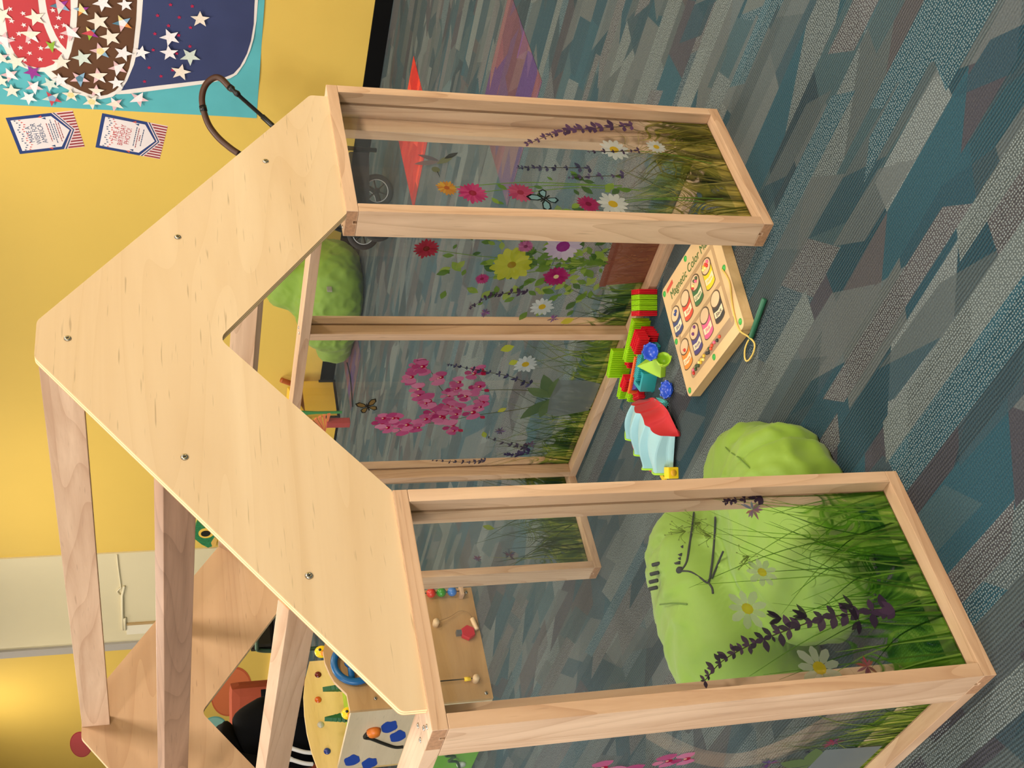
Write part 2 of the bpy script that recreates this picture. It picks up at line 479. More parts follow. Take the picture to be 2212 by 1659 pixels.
def acrylic_mat():
    m = bpy.data.materials.new('clear_acrylic'); m.use_nodes = True
    nt = m.node_tree; nt.nodes.clear()
    out = nd(nt, 'ShaderNodeOutputMaterial'); mix = nd(nt, 'ShaderNodeMixShader')
    tr_ = nd(nt, 'ShaderNodeBsdfTransparent'); gl = nd(nt, 'ShaderNodeBsdfGlossy'); fr = nd(nt, 'ShaderNodeFresnel')
    tr_.inputs[0].default_value = (0.955, 0.965, 0.96, 1); gl.inputs['Roughness'].default_value = 0.012
    fr.inputs['IOR'].default_value = 1.45
    gm = nd(nt, 'ShaderNodeNewGeometry')
    nt.links.new(math_n(nt, 'MULTIPLY', fr.outputs[0], math_n(nt, 'SUBTRACT', 1.0, gm.outputs['Backfacing'])), mix.inputs[0]); nt.links.new(tr_.outputs[0], mix.inputs[1]); nt.links.new(gl.outputs[0], mix.inputs[2])
    hz_ = nd(nt, 'ShaderNodeBsdfDiffuse'); hz_.inputs[0].default_value = (0.75, 0.78, 0.78, 1)
    mh = nd(nt, 'ShaderNodeMixShader'); mh.inputs[0].default_value = 0.016
    nt.links.new(mix.outputs[0], mh.inputs[1]); nt.links.new(hz_.outputs[0], mh.inputs[2]); nt.links.new(mh.outputs[0], out.inputs[0])
    return m
ACRYLIC = acrylic_mat()

PANES = {}
def panel(key, axis, a0, a1, base, gfrom, stiles, panes):
    """frame in the plane normal to the other axis. axis: 'X' or 'Y' is the running direction; base: coordinate of the outer face on the
    other axis; gfrom: groove centre measured from that face; stiles: list of start coordinates; panes: list of (from, to)"""
    other = (lambda d, u, v: (d, base + u, v)) if axis == 'X' else (lambda d, u, v: (base + u, d, v))
    m = [maple(axis), plain('maple_end_grain', (166, 122, 88), .6, var=.2, vscale=220.0)]
    hobj('bottom_rail', grooved(a0, a1, lambda d, u, v: other(d, u, v), D, HR, (1,), gfrom), m)
    hobj('top_rail', grooved(a0, a1, lambda d, u, v: other(d, u, H - HR + v), D, HR, (-1,), gfrom), m)
    for s, sides in stiles:
        hobj('stile', grooved(HR + 0.0004, H - HR - 0.0004, lambda d, u, v, s=s: other(s + v, u, d), D, WS, sides, gfrom), [maple('Z'), maple('Z')])
    for k, (p0, p1) in enumerate(panes):
        bm = bmesh.new()
        t = 0.0015
        z0, z1 = HR - 0.005, H - HR + 0.005
        if axis == 'X': bx(bm, p0 - 0.005, p1 + 0.005, base + gfrom - t, base + gfrom + t, z0, z1)
        else: bx(bm, base + gfrom - t, base + gfrom + t, p0 - 0.005, p1 + 0.005, z0, z1)
        PANES[key + str(k)] = hobj('acrylic_pane', bm, ACRYLIC)
panel('FL', 'X', 0, WP, 0, DP, [(0, (1,)), (WP - WS, (-1,))], [(WS, WP - WS)])
panel('FR', 'X', W - WP, W, 0, DP, [(W - WP, (1,)), (W - WS, (-1,))], [(W - WP + WS, W - WS)])
panel('BL', 'X', 0, WP, DEP - D, D - DP, [(0, (1,)), (WP - WS, (-1,))], [(WS, WP - WS)])
panel('BR', 'X', W - WP, W, DEP - D, D - DP, [(W - WP, (1,)), (W - WS, (-1,))], [(W - WP + WS, W - WS)])
YM = 0.585
for key, base, g in (('L', 0, DP), ('R', W - D, D - DP)):
    panel(key, 'Y', D, DEP - D, base, g, [(D, (1,)), (YM, (1, -1)), (DEP - D - WS, (-1,))], [(D + WS, YM), (YM + WS, DEP - D - WS)])

# gables: an inverted V of plywood with clipped corners
def round_corner(a, p, b, r, n=5):
    a, p, b = Vector(a), Vector(p), Vector(b)
    d1 = (a - p).normalized(); d2 = (b - p).normalized()
    q0 = p + d1 * r; q1 = p + d2 * r
    out = []
    for k in range(n + 1):
        t = k / n
        out.append(tuple((1 - t) ** 2 * q0 + 2 * t * (1 - t) * p + t * t * q1))
    return out
def gable_outline():
    xi = WP + 0.002
    P = [(XG, H), (XG, H + HV), (W / 2 - TA, ZT), (W / 2 + TA, ZT), (W - XG, H + HV), (W - XG, H), (W - xi, H), (W / 2, ZI), (xi, H)]
    out = []
    for i, p in enumerate(P):
        r = {1: 0.006, 2: 0.006, 3: 0.006, 4: 0.006, 7: 0.014}.get(i, 0)
        out += round_corner(P[i - 1], p, P[(i + 1) % len(P)], r) if r else [p]
    return out
SLOPE = math.atan2(ZT - H - HV, W / 2 - TA - XG)
SCREWS = [(0.6, 1.159), (0.396, 1.013), (0.804, 1.013), (0.212, 0.873), (0.988, 0.873)]
def screw_mesh():
    bm = bmesh.new()
    lathe(bm, [(0.0001, 0.0022), (0.0012, 0.0012), (0.0022, 0.0024), (0.0042, 0.0017), (0.0052, 0.0)], 16)
    for k in range(2):
        bx(bm, -0.0026, 0.0026, -0.0004, 0.0004, 0.0016, 0.00245, 1, mat=Matrix.Rotation(0.6 + k * math.pi / 2, 4, 'Z'))
    return mesh_from_bm('screw', bm, [CHROME, plain('screw_slot', (60, 56, 50), 0.6)], True)
SCREW = screw_mesh()
for y0, front in ((G0, True), (DEP - G0 - TH, False)):
    bm = bmesh.new()
    prism(bm, gable_outline(), lambda a, b, d: (a, d, b), y0, y0 + TH, 0, 1)
    g = hobj('gable_board', bm, [PLY_FACE if front else wood('birch_ply_shaded', 'X', (184, 144, 108), (216, 180, 142), ringscale=7.0, contrast=.8, fleck=.6, coarse=.7), PLY_EDGE])  # back gable's ply is darker: shade from the front gable put into its colour
    for sx, sz in SCREWS:
        s = link('screw', SCREW, g)
        yy = y0 if front else y0 + TH
        s.location = Vector((sx, yy, sz)) - WORLD[g.name]
        s.rotation_euler = (math.pi / 2 if front else -math.pi / 2, random.random() * 3, 0)
# roof beams
y0, y1 = G0 + TH, DEP - G0 - TH
bm = bmesh.new(); bx(bm, W / 2 - WS / 2, W / 2 + WS / 2, y0, y1, ZT - D - 0.001, ZT - 0.001, bev=0.0012)
hobj('ridge_beam', bm, wood('maple_ridge', 'Y', (188, 150, 120), (222, 188, 156), ringscale=26.0, contrast=1.3))
for k, (px, pz) in enumerate(((0.3908, 1.0237), (0.1976, 0.8836))):
    for sgn in (1, -1):
        bm = bmesh.new()
        bx(bm, -WS / 2, WS / 2, y0, y1, -D / 2, D / 2, bev=0.0012)
        c = Vector((px if sgn > 0 else W - px, 0, pz))
        bmesh.ops.transform(bm, matrix=Matrix.Translation(c) @ Matrix.Rotation(-SLOPE * sgn, 4, 'Y'), verts=bm.verts)
        hobj('purlin', bm, wood('maple_purlin', 'Y', (140, 106, 84), (190, 150, 122), ringscale=18.0, contrast=1.1) if k == 0 else maple('Y'))
# screw heads on top of the corner joints and of the side rails
TOPS = [(0.014, 0.02), (0.020, 0.036), (0.018, 0.064), (0.036, 0.064), (W - 0.014, 0.02), (W - 0.02, 0.036), (W - 0.018, 0.064), (WP - 0.03, 0.04), (W - WP + 0.012, 0.045),
        (W - 0.036, 0.60), (W - 0.02, 0.60), (0.036, 0.60), (0.02, 0.60)]
for sx, sy in TOPS:
    s = link('screw', SCREW, house); s.location = Vector((sx, sy, H)) + OFF; s.scale = (0.7, 0.7, 0.7)

# ------------------------------------------------------------------ meadow print on the acrylic
def ink_mat(name, transp, grass_axis=None, top=0.3, seed=0.0, pal=((24, 44, 18), (66, 100, 28), (124, 148, 46), (186, 186, 92))):
    m = bpy.data.materials.new(name); m.use_nodes = True
    nt = m.node_tree; nt.nodes.clear()
    out = nd(nt, 'ShaderNodeOutputMaterial')
    tb = nd(nt, 'ShaderNodeBsdfTransparent'); df = nd(nt, 'ShaderNodeBsdfDiffuse'); mix = nd(nt, 'ShaderNodeMixShader')
    if grass_axis is None:
        at = nd(nt, 'ShaderNodeAttribute'); at.attribute_name = 'Col'
        col = at.outputs['Color']
        nt.links.new(at.outputs['Alpha'], mix.inputs[0])
        tint = mixc(nt, 0.25, col, (1, 1, 1, 1))
        nt.links.new(tint, tb.inputs[0]); nt.links.new(col, df.inputs[0])
        nt.links.new(tb.outputs[0], mix.inputs[1]); nt.links.new(df.outputs[0], mix.inputs[2]); nt.links.new(mix.outputs[0], out.inputs[0])
        return m
    geo = nd(nt, 'ShaderNodeNewGeometry'); sp = nd(nt, 'ShaderNodeSeparateXYZ'); nt.links.new(geo.outputs['Position'], sp.inputs[0])
    s = sp.outputs[grass_axis]; z = sp.outputs[2]
    def streak(fs, fz, bend, sd, detail=2.0):
        wn = nd(nt, 'ShaderNodeTexNoise', noise_dimensions='2D'); setin(wn, Scale=1.0, Detail=1.0)
        cv = nd(nt, 'ShaderNodeCombineXYZ')
        nt.links.new(math_n(nt, 'ADD', math_n(nt, 'MULTIPLY', s, 9.0), sd + seed), cv.inputs[0]); nt.links.new(math_n(nt, 'MULTIPLY', z, 7.0), cv.inputs[1])
        nt.links.new(cv.outputs[0], wn.inputs['Vector'])
        off = math_n(nt, 'MULTIPLY', math_n(nt, 'SUBTRACT', wn.outputs['Fac'], 0.5), bend)
        sw = math_n(nt, 'ADD', s, math_n(nt, 'MULTIPLY', off, math_n(nt, 'MULTIPLY', z, 3.5)))
        cv2 = nd(nt, 'ShaderNodeCombineXYZ')
        nt.links.new(math_n(nt, 'ADD', math_n(nt, 'MULTIPLY', sw, fs), sd * 3 + seed), cv2.inputs[0]); nt.links.new(math_n(nt, 'MULTIPLY', z, fz), cv2.inputs[1])
        n = nd(nt, 'ShaderNodeTexNoise', noise_dimensions='2D'); setin(n, Scale=1.0, Detail=detail)
        nt.links.new(cv2.outputs[0], n.inputs['Vector'])
        return n.outputs['Fac']
    a1 = streak(95.0, 5.0, 0.45, 1.0); a2 = streak(150.0, 7.0, -0.7, 5.0); tone = streak(40.0, 6.0, 0.3, 9.0)
    hz = math_n(nt, 'DIVIDE', z, top)
    cov = math_n(nt, 'ADD', math_n(nt, 'MULTIPLY', math_n(nt, 'MAXIMUM', a1, a2), 1.7), math_n(nt, 'MULTIPLY', hz, -1.25))
    alpha = ramp(nt, cov, [(0.18, (0, 0, 0, 1)), (0.42, (1, 1, 1, 1))])
    col = ramp(nt, math_n(nt, 'ADD', math_n(nt, 'MULTIPLY', tone, 0.8), math_n(nt, 'MULTIPLY', a2, 0.35)),
               [(0.36, lin(pal[0])), (0.52, lin(pal[1])), (0.66, lin(pal[2])), (0.8, lin(pal[3]))])
    nt.links.new(mixc(nt, 0.12, col, (1, 1, 1, 1)), tb.inputs[0]); nt.links.new(col, df.inputs[0])
    ink = nd(nt, 'ShaderNodeMixShader'); ink.inputs[0].default_value = 1 - transp
    nt.links.new(tb.outputs[0], ink.inputs[1]); nt.links.new(df.outputs[0], ink.inputs[2])
    clear = nd(nt, 'ShaderNodeBsdfTransparent')
    nt.links.new(math_n(nt, 'MULTIPLY', alpha, 0.96), mix.inputs[0]); nt.links.new(clear.outputs[0], mix.inputs[1]); nt.links.new(ink.outputs[0], mix.inputs[2])
    nt.links.new(mix.outputs[0], out.inputs[0])
    return m
INK = ink_mat('printed_ink', 0.22)
GRASS_X = ink_mat('printed_grass_x', 0.6, 0, 0.24, 0.0)
GRASS_G = ink_mat('printed_grass_green', 0.66, 0, 0.25, 3.0, ((18, 50, 14), (46, 104, 22), (98, 158, 44), (150, 188, 80)))
GRASS_O = ink_mat('printed_grass_olive', 0.55, 0, 0.25, 13.0, ((44, 46, 18), (98, 100, 36), (150, 142, 60), (196, 184, 104)))
GRASS_Y = ink_mat('printed_grass_y', 0.6, 1, 0.17, 7.0)

class Print:
    """flat printed motif: polygons with a colour each, every motif a hair above the last"""
    def __init__(self, fn): self.v = []; self.f = []; self.c = []; self.fn = fn; self.lay = 0; self.al = 0.62
    def poly(self, pts, rgb):
        self.lay += 1
        i0 = len(self.v)
        for p in pts: self.v.append(self.fn(p[0], p[1], 0.0003 + 0.000006 * self.lay))
        self.f.append(list(range(i0, i0 + len(pts)))); self.c.append(tuple(v * 0.78 for v in lin(rgb)[:3]) + (self.al,))
    def petals(self, x, z, R, n, rgb, rgb2, w=0.42, core=(220, 180, 40), rc=0.25, a0=0.0, sq=1.0):
        for k in range(n):
            a = a0 + 2 * math.pi * k / n
            r = R * random.uniform(0.86, 1.05)
            ca, sa = math.cos(a), math.sin(a)
            pts = []
            for (u, v) in ((0.12, 0), (0.45, w * 0.5), (0.8, w * 0.55), (1.0, w * 0.15), (1.0, -w * 0.15), (0.8, -w * 0.55), (0.45, -w * 0.5)):
                pts.append((x + r * (u * ca - v * sa), z + sq * r * (u * sa + v * ca)))
            t = random.random()
            self.poly(pts, tuple(rgb[i] * (1 - t) + rgb2[i] * t for i in range(3)))
        if core: self.poly(circle(x, z, R * rc, 10, R * rc * sq), core)
    def strip(self, pts, w0, w1, rgb):
        P = smooth_pts([(p[0], p[1], 0) for p in pts], 5)
        L, Rr = [], []
        for i, p in enumerate(P):
            a = P[max(i - 1, 0)]; b = P[min(i + 1, len(P) - 1)]
            t = (b - a); n = Vector((-t.y, t.x, 0)).normalized(); w = (w0 + (w1 - w0) * i / (len(P) - 1)) / 2
            L.append((p.x + n.x * w, p.y + n.y * w)); Rr.append((p.x - n.x * w, p.y - n.y * w))
        self.poly(L + Rr[::-1], rgb)
    def leaf(self, a, b, w, rgb):
        a, b = Vector((a[0], a[1])), Vector((b[0], b[1])); d = b - a; n = Vector((-d.y, d.x)).normalized() * w / 2
        self.poly([tuple(a), tuple(a + d * .3 + n * .8), tuple(a + d * .55 + n), tuple(a + d * .8 + n * .6), tuple(b), tuple(a + d * .8 - n * .6), tuple(a + d * .55 - n), tuple(a + d * .3 - n * .8)], rgb)
    def salvia(self, pts, s, rgb=(50, 42, 58), rgb2=(80, 60, 84)):
        old, self.al = self.al, 0.85
        P = smooth_pts([(p[0], p[1], 0) for p in pts], 6)
        self.strip(pts, 0.0012, 0.0022, (70, 66, 48))
        n = len(P)
        for i in range(0, n, 2):
            f = 0.55 + 0.75 * i / n
            for sd in (-1, 1, 0):
                a = math.pi / 2 + sd * random.uniform(0.7, 1.5) + random.uniform(-.3, .3)
                L = s * f * random.uniform(0.6, 1.35)
                t = random.random()
                self.leaf((P[i].x, P[i].y), (P[i].x + L * math.cos(a), P[i].y + L * math.sin(a)), L * 0.5, tuple(rgb[k] * (1 - t) + rgb2[k] * t for k in range(3)))
        self.al = old
    def thistle(self, x, z, r, rgb=(128, 92, 128)):
        for k in range(16):
            a = random.uniform(0, 2 * math.pi); L = r * random.uniform(.6, 1.1)
            self.leaf((x, z), (x + L * math.cos(a), z + L * math.sin(a)), r * 0.22, tuple(c * random.uniform(.8, 1.2) for c in rgb))
    def daisy(self, x, z, r): self.petals(x, z, r, 13, (214, 216, 210), (190, 196, 192), 0.30, (206, 172, 40), 0.30, random.random())
    def gerbera(self, x, z, r, rgb, rgb2, core): self.petals(x, z, r, 18, rgb, rgb2, 0.24, core, 0.26, random.random())
    def orchid(self, x, z, r):
        a0 = random.uniform(-.4, .4)
        self.petals(x, z, r * 0.95, 3, (212, 124, 152), (168, 48, 100), 0.6, None, a0=a0 + math.pi / 2)
        for sd in (0, math.pi):
            self.petals(x, z, r * 1.05, 1, (216, 134, 164), (178, 66, 116), 1.15, None, a0=a0 + sd)
        self.poly(circle(x, z - r * 0.12, r * 0.26, 8), (170, 22, 60)); self.poly(circle(x, z, r * 0.12, 6), (230, 190, 160))
    def butterfly(self, x, z, s, rgb, edge, ang=0.0):
        ca, sa = math.cos(ang), math.sin(ang)
        def T(u, v): return (x + s * (u * ca - v * sa), z + s * (u * sa + v * ca))
        for sd in (1, -1):
            up_ = [(0, .05), (.15 * sd, .55), (.55 * sd, .95), (.95 * sd, .9), (.9 * sd, .45), (.5 * sd, .08)]
            lo = [(0, 0), (.45 * sd, .02), (.75 * sd, -.2), (.7 * sd, -.65), (.4 * sd, -.7), (.12 * sd, -.3)]
            for w in (up_, lo):
                cx_ = sum(p[0] for p in w) / len(w); cy_ = sum(p[1] for p in w) / len(w)
                self.poly([T(*p) for p in w], edge)
                self.poly([T(cx_ + (p[0] - cx_) * .68, cy_ + (p[1] - cy_) * .68) for p in w], rgb)
        self.poly([T(-.05, .5), T(.05, .5), T(.06, -.5), T(-.06, -.5)], (24, 22, 20))
    def blades(self, s0, s1, n, h0, h1, zb=0.02, gs=((96, 132, 40), (140, 164, 54), (70, 104, 40), (168, 180, 76), (58, 84, 40))):
        for k in range(n):
            s = random.uniform(s0, s1); h = random.uniform(h0, h1); b = random.gauss(0, 0.35) * h
            g = random.choice(gs)
            e = min(max(s + b, s0), s1)
            self.al = random.choice((.22, .34, .46))
            self.strip([(s, zb), (s + (e - s) * .35, zb + h * .55), (e, zb + h)], 0.0032, 0.0004, g)
        self.al = 0.62
    def build(self, parent):
        me = bpy.data.meshes.new('printed_flowers')
        o0 = WORLD[parent.name]
        me.from_pydata([tuple(Vector(v) - o0) for v in self.v], [], self.f)
        at = me.color_attributes.new('Col', 'FLOAT_COLOR', 'CORNER')
        i = 0
        for f, c in zip(self.f, self.c):
            for _ in f: at.data[i].color = c; i += 1
        me.materials.append(INK)
        o = link('printed_flowers', me, parent)
        o['label'] = 'translucent printed meadow flowers on the clear panel'
        return o

def grass_film(pane, fn, s0, s1, z1, m):
    me = bpy.data.meshes.new('printed_grass'); o0 = WORLD[pane.name]
    me.from_pydata([tuple(Vector(fn(a, z, 0.00015)) - o0) for a, z in ((s0, HR + .0005), (s1, HR + .0005), (s1, z1), (s0, z1))], [], [(0, 1, 2, 3)])
    me.materials.append(m)
    o = link('printed_grass', me, pane); o['label'] = 'translucent printed grass along the foot of the clear panel'
T2 = 0.0015
fF = lambda a, z, d: (a, DP - T2 - d, z)                       # front panels, seen from outside
fR = lambda a, z, d: (W - DP - T2 - d, a, z)                   # right-hand wall, seen from inside
fL = lambda a, z, d: (DP - T2 - d, a, z)                       # left-hand wall, seen from outside
fB = lambda a, z, d: (a, DEP - DP - T2 - d, z)
fBl = fB

# front panel beside the bean bag
p = Print(fF); s0, s1 = WS + .001, WP - WS - .001
p.blades(s0, s1, 44, 0.12, 0.28, gs=((84, 140, 40), (120, 170, 60), (50, 100, 34), (140, 180, 80))); p.blades(s0 + .02, s1 - .02, 9, 0.28, 0.36, gs=((120, 160, 70), (96, 140, 54)))
p.salvia([(0.115, 0.09), (0.115, 0.145), (0.112, 0.201), (0.1, 0.256), (0.089, 0.298), (0.078, 0.333), (0.062, 0.369), (0.04, 0.398)][::-1], 0.017)
for x, z in ((0.116, 0.224), (0.125, 0.15), (0.104, 0.15), (0.116, 0.262)):
    for k in range(5):
        a = random.uniform(0.2, 2.9); p.leaf((x, z), (x + .022 * math.cos(a), z + .022 * math.sin(a)), .007, (52, 44, 58))
p.al = .34
for x, z, r in ((0.187, 0.265, .024), (0.134, 0.306, .03), (0.042, 0.236, .034)): p.petals(x, z, r, 9, (206, 214, 200), (186, 200, 172), .34, (216, 196, 50), .28)
p.al = .62
p.thistle(0.288, 0.243, .018, (150, 118, 132)); p.thistle(0.038, 0.167, .018, (140, 86, 84)); p.salvia([(0.303, 0.28), (0.306, 0.262), (0.306, 0.22)], .010)
for x, z in ((0.258, 0.366), (0.247, 0.331), (0.212, 0.286), (0.270, 0.34)):
    for k in range(14):
        a = random.uniform(0, 6.3); L = random.uniform(.008, .024)
        e = (x + L * math.cos(a), z + L * math.sin(a)); p.strip([(x, z - .01), ((x + e[0]) / 2, z), e], .0009, .0005, (110, 130, 66)); p.poly(circle(e[0], e[1], .0014, 5), (140, 160, 90))
p.build(PANES['FL0']); grass_film(PANES['FL0'], fF, s0, s1, 0.42, GRASS_G)

# front panel on the far side of the doorway
p = Print(fF); s0, s1 = W - WP + WS + .001, W - WS - .001
p.blades(s0, s1, 50, 0.10, 0.24, gs=((120, 116, 50), (150, 140, 70), (96, 104, 44), (176, 168, 96)))
for (x, z), (x2, z2) in (((0.961, .574), (.985, .30)), ((0.95, .531), (.985, .25)), ((.956, .445), (.975, .22)), ((.932, .327), (.95, .1)), ((1.086, .238), (1.06, .05)), ((.934, .281), (.96, .06))):
    p.strip([(x, z), ((x + x2) / 2 + .01, (z + z2) / 2), (x2, z2)], .0016, .003, (104, 138, 56))
for k in range(34):
    x = random.uniform(.91, 1.05); z = random.uniform(.22, .50)
    if x > 1.0 and z > .34: continue
    a = random.uniform(0.3, 2.8); L = random.uniform(.012, .03)
    p.leaf((x, z), (x + L * math.cos(a), z + L * math.sin(a)), L * .55, random.choice([(96, 130, 50), (130, 158, 62), (70, 100, 50), (84, 118, 58)]))
p.gerbera(0.961, .574, .019, (206, 160, 60), (190, 120, 50), (176, 96, 50)); p.gerbera(.950, .531, .027, (176, 44, 100), (196, 70, 120), (150, 40, 60))
p.gerbera(.956, .445, .024, (186, 84, 112), (170, 60, 96), (150, 50, 70)); p.gerbera(.932, .327, .022, (170, 44, 96), (150, 36, 84), (120, 30, 60))
p.daisy(1.086, .238, .03); p.daisy(.934, .281, .03); p.daisy(1.10, .15, .02)
p.butterfly(.942, .404, .026, (136, 176, 180), (22, 30, 30), 0.7)
p.salvia([(1.09, .402), (1.112, .366), (1.133, .324), (1.142, .285), (1.149, .243), (1.16, .182)], .016, (62, 48, 72), (104, 74, 108))
p.salvia([(1.021, .434), (1.023, .404), (1.026, .365), (1.029, .30)], .011, (46, 46, 66), (72, 70, 92))
p.salvia([(.999, .346), (1.005, .306), (1.012, .24)], .010, (60, 52, 74), (90, 80, 110)); p.salvia([(1.075, .29), (1.08, .24), (1.085, .19)], .009)
# hummingbird
p.leaf((1.045, .548), (1.021, .582), .013, (120, 124, 96)); p.leaf((1.055, .538), (1.036, .566), .010, (72, 74, 72))
p.leaf((1.028, .575), (1.018, .622), .013, (128, 116, 116)); p.leaf((1.030, .575), (1.044, .612), .011, (110, 104, 108))
p.poly(circle(1.006, .586, .0075, 10), (108, 112, 84)); p.strip([(1.001, .584), (.986, .582)], .0016, .0006, (50, 46, 44))
p.build(PANES['FR0']); grass_film(PANES['FR0'], fF, s0, s1, 0.42, GRASS_O)

# right-hand wall, pane nearest the doorway: planter with bright flowers
p = Print(fR); s0, s1 = D + WS + .001, YM - .001
p.blades(s0, s1, 60, 0.06, 0.2)
p.al = .42
p.poly([(.30, .118), (.457, .111), (.445, .016), (.30, .016)], (176, 108, 84)); p.poly([(.295, .128), (.462, .121), (.46, .104), (.295, .11)], (164, 98, 78))
for k in range(9): p.strip([(.31 + .014 * k, .025), (.315 + .014 * k, .06), (.30 + .015 * k, .085)], .0014, .0006, (150, 84, 66))
p.al = .62
for k in range(170):
    x = random.gauss(.40, .065); z = min(.12 + abs(random.gauss(0, .15)), .46)
    if not (s0 + .02 < x < s1 - .04): continue
    a = random.uniform(0.1, 3.0); L = random.uniform(.014, .036)
    p.leaf((x, z), (x + L * math.cos(a), z + L * math.sin(a)), L * .55, random.choice([(106, 136, 52), (134, 160, 62), (72, 104, 46), (92, 124, 50), (150, 168, 76)]))
for x, z in ((.359, .521), (.399, .332), (.344, .233), (.431, .226), (.441, .388), (.346, .314)): p.strip([(x, z), (x * .5 + .2, z * .6 + .06), (.39, .12)], .0014, .003, (104, 134, 52))
p.gerbera(.359, .521, .027, (150, 26, 46), (172, 44, 62), (120, 40, 30)); p.petals(.399, .332, .048, 14, (176, 180, 52), (196, 196, 70), .36, (160, 130, 40), .2)
p.gerbera(.441, .388, .016, (168, 40, 104), (186, 60, 120), (140, 30, 70)); p.petals(.344, .233, .042, 16, (212, 198, 210), (196, 176, 200), .3, (146, 50, 128), .36)
p.petals(.431, .226, .03, 18, (150, 26, 86), (170, 40, 104), .3, (226, 206, 150), .2); p.gerbera(.346, .314, .018, (170, 84, 130), (190, 110, 150), (130, 60, 90))
p.thistle(.542, .36, .016); p.daisy(.523, .235, .028); p.thistle(.56, .20, .014)
p.salvia([(.528, .394), (.496, .367), (.484, .333), (.478, .28)], .011)
p.leaf((.56, .15), (.575, .18), .02, (200, 190, 60))
p.build(PANES['R0']); grass_film(PANES['R0'], fR, s0, s1, 0.36, GRASS_Y)

# right-hand wall, far pane: pink orchid in a grey pot
p = Print(fR); s0, s1 = YM + WS + .001, DEP - D - WS - .001
p.blades(s0, s1, 80, 0.08, 0.24)
p.strip([(.739, .447), (.823, .392), (.807, .315), (.809, .207), (.832, .139)], .0016, .003, (96, 96, 60)); p.strip([(.933, .492), (.923, .391), (.9, .312), (.878, .199), (.848, .134)], .0016, .003, (96, 96, 60))
for a, b, w in (((.838, .135), (.752, .175), .034), ((.838, .135), (.80, .205), .03), ((.842, .135), (.918, .195), .036), ((.842, .135), (.915, .145), .03), ((.84, .135), (.765, .135), .03)): p.leaf(a, b, w, random.choice([(104, 124, 78), (118, 136, 86), (92, 114, 72)]))
p.al = .4
p.poly([(.773, .132), (.775, .064), (.788, .022), (.857, .021), (.890, .024), (.910, .097), (.899, .13), (.842, .138)], (150, 156, 152))
p.al = .62
ORCH = [(.719, .485), (.765, .495), (.801, .468), (.763, .427), (.823, .392), (.776, .377), (.746, .347), (.8, .328), (.824, .352), (.844, .303), (.86, .39), (.874, .359), (.885, .418), (.887, .323), (.909, .434), (.934, .455), (.929, .521), (.919, .538), (.946, .486), (.941, .363), (.904, .394), (.841, .438), (.727, .468), (.905, .505)]
p.al = .78
for x, z in ORCH:
    p.orchid(x, z, random.uniform(.021, .029)); p.orchid(x + random.uniform(-.022, .022), z + random.uniform(-.018, .018), random.uniform(.016, .024))
p.al = .62
for x, z in ((.80, .31), (.74, .33), (.90, .30), (.95, .345)): p.leaf((x, z), (x + .01, z - .014), .012, (190, 30, 70))
p.butterfly(.859, .577, .026, (150, 120, 70), (44, 34, 24), 1.2)
p.daisy(.713, .229, .03); p.leaf((.65, .27), (.665, .30), .026, (190, 196, 60)); p.leaf((.70, .25), (.712, .27), .02, (190, 196, 60))
p.salvia([(.711, .41), (.72, .38), (.735, .33), (.754, .261), (.784, .20)], .011, (50, 48, 70), (84, 80, 110))
p.salvia([(.988, .26), (1.017, .194), (1.03, .15)], .012, (50, 48, 60), (86, 74, 90)); p.salvia([(1.074, .386), (1.079, .342), (1.086, .289), (1.077, .25)], .010, (58, 54, 70), (90, 80, 96))
p.salvia([(1.055, .2), (1.059, .18), (1.05, .14)], .014, (52, 44, 74), (76, 66, 98))
p.thistle(.961, .236, .017, (112, 96, 124)); p.thistle(1.019, .145, .017, (112, 92, 112)); p.leaf((.87, .24), (.885, .26), .016, (200, 196, 70)); p.leaf((.96, .28), (.985, .27), .014, (170, 180, 60))
p.build(PANES['R1']); grass_film(PANES['R1'], fR, s0, s1, 0.36, GRASS_Y)

# back panel, left wall panes, far left back panel
p = Print(fB); s0, s1 = W - WP + WS + .001, W - WS - .001
p.blades(s0, s1, 70, 0.08, 0.28); p.leaf((1.014, .24), (1.024, .27), .016, (150, 170, 50)); p.thistle(.936, .218, .018, (104, 92, 120)); p.thistle(.93, .30, .012); p.thistle(1.125, .079, .014, (110, 80, 90))
p.salvia([(1.135, .36), (1.125, .31), (1.11, .24)], .013, (52, 48, 60), (80, 72, 86)); p.leaf((1.11, .17), (1.10, .19), .02, (180, 180, 50))
p.build(PANES['BR0']); grass_film(PANES['BR0'], fB, s0, s1, 0.42, GRASS_X)
p = Print(fB); s0, s1 = WS + .001, WP - WS - .001
p.blades(s0, s1, 60, 0.08, 0.28); p.daisy(.1, .24, .028); p.daisy(.22, .2, .026); p.thistle(.16, .26, .016); p.salvia([(.25, .4), (.24, .32), (.25, .22)], .013)
p.build(PANES['BL0']); grass_film(PANES['BL0'], fB, s0, s1, 0.42, GRASS_X)
p = Print(fL); s0, s1 = D + WS + .001, YM - .001
p.blades(s0, s1, 80, 0.06, 0.24)
for x, z in ((.224, .481), (.226, .386), (.226, .359), (.25, .43), (.27, .40), (.245, .46), (.28, .44), (.30, .41), (.29, .48), (.32, .45), (.33, .5), (.31, .38)): p.orchid(x, z, .022)
p.strip([(.25, .46), (.29, .38), (.30, .25), (.30, .13)], .0016, .003, (96, 96, 60)); p.thistle(.226, .127, .018, (140, 70, 90)); p.thistle(.25, .157, .008, (60, 56, 70)); p.thistle(.277, .209, .02, (116, 88, 120))
for a, b in (((.30, .13), (.24, .15)), ((.30, .13), (.36, .18)), ((.30, .13), (.28, .19))): p.leaf(a, b, .03, (108, 126, 80))
p.poly([(.25, .13), (.26, .03), (.34, .03), (.36, .13)], (134, 138, 136))
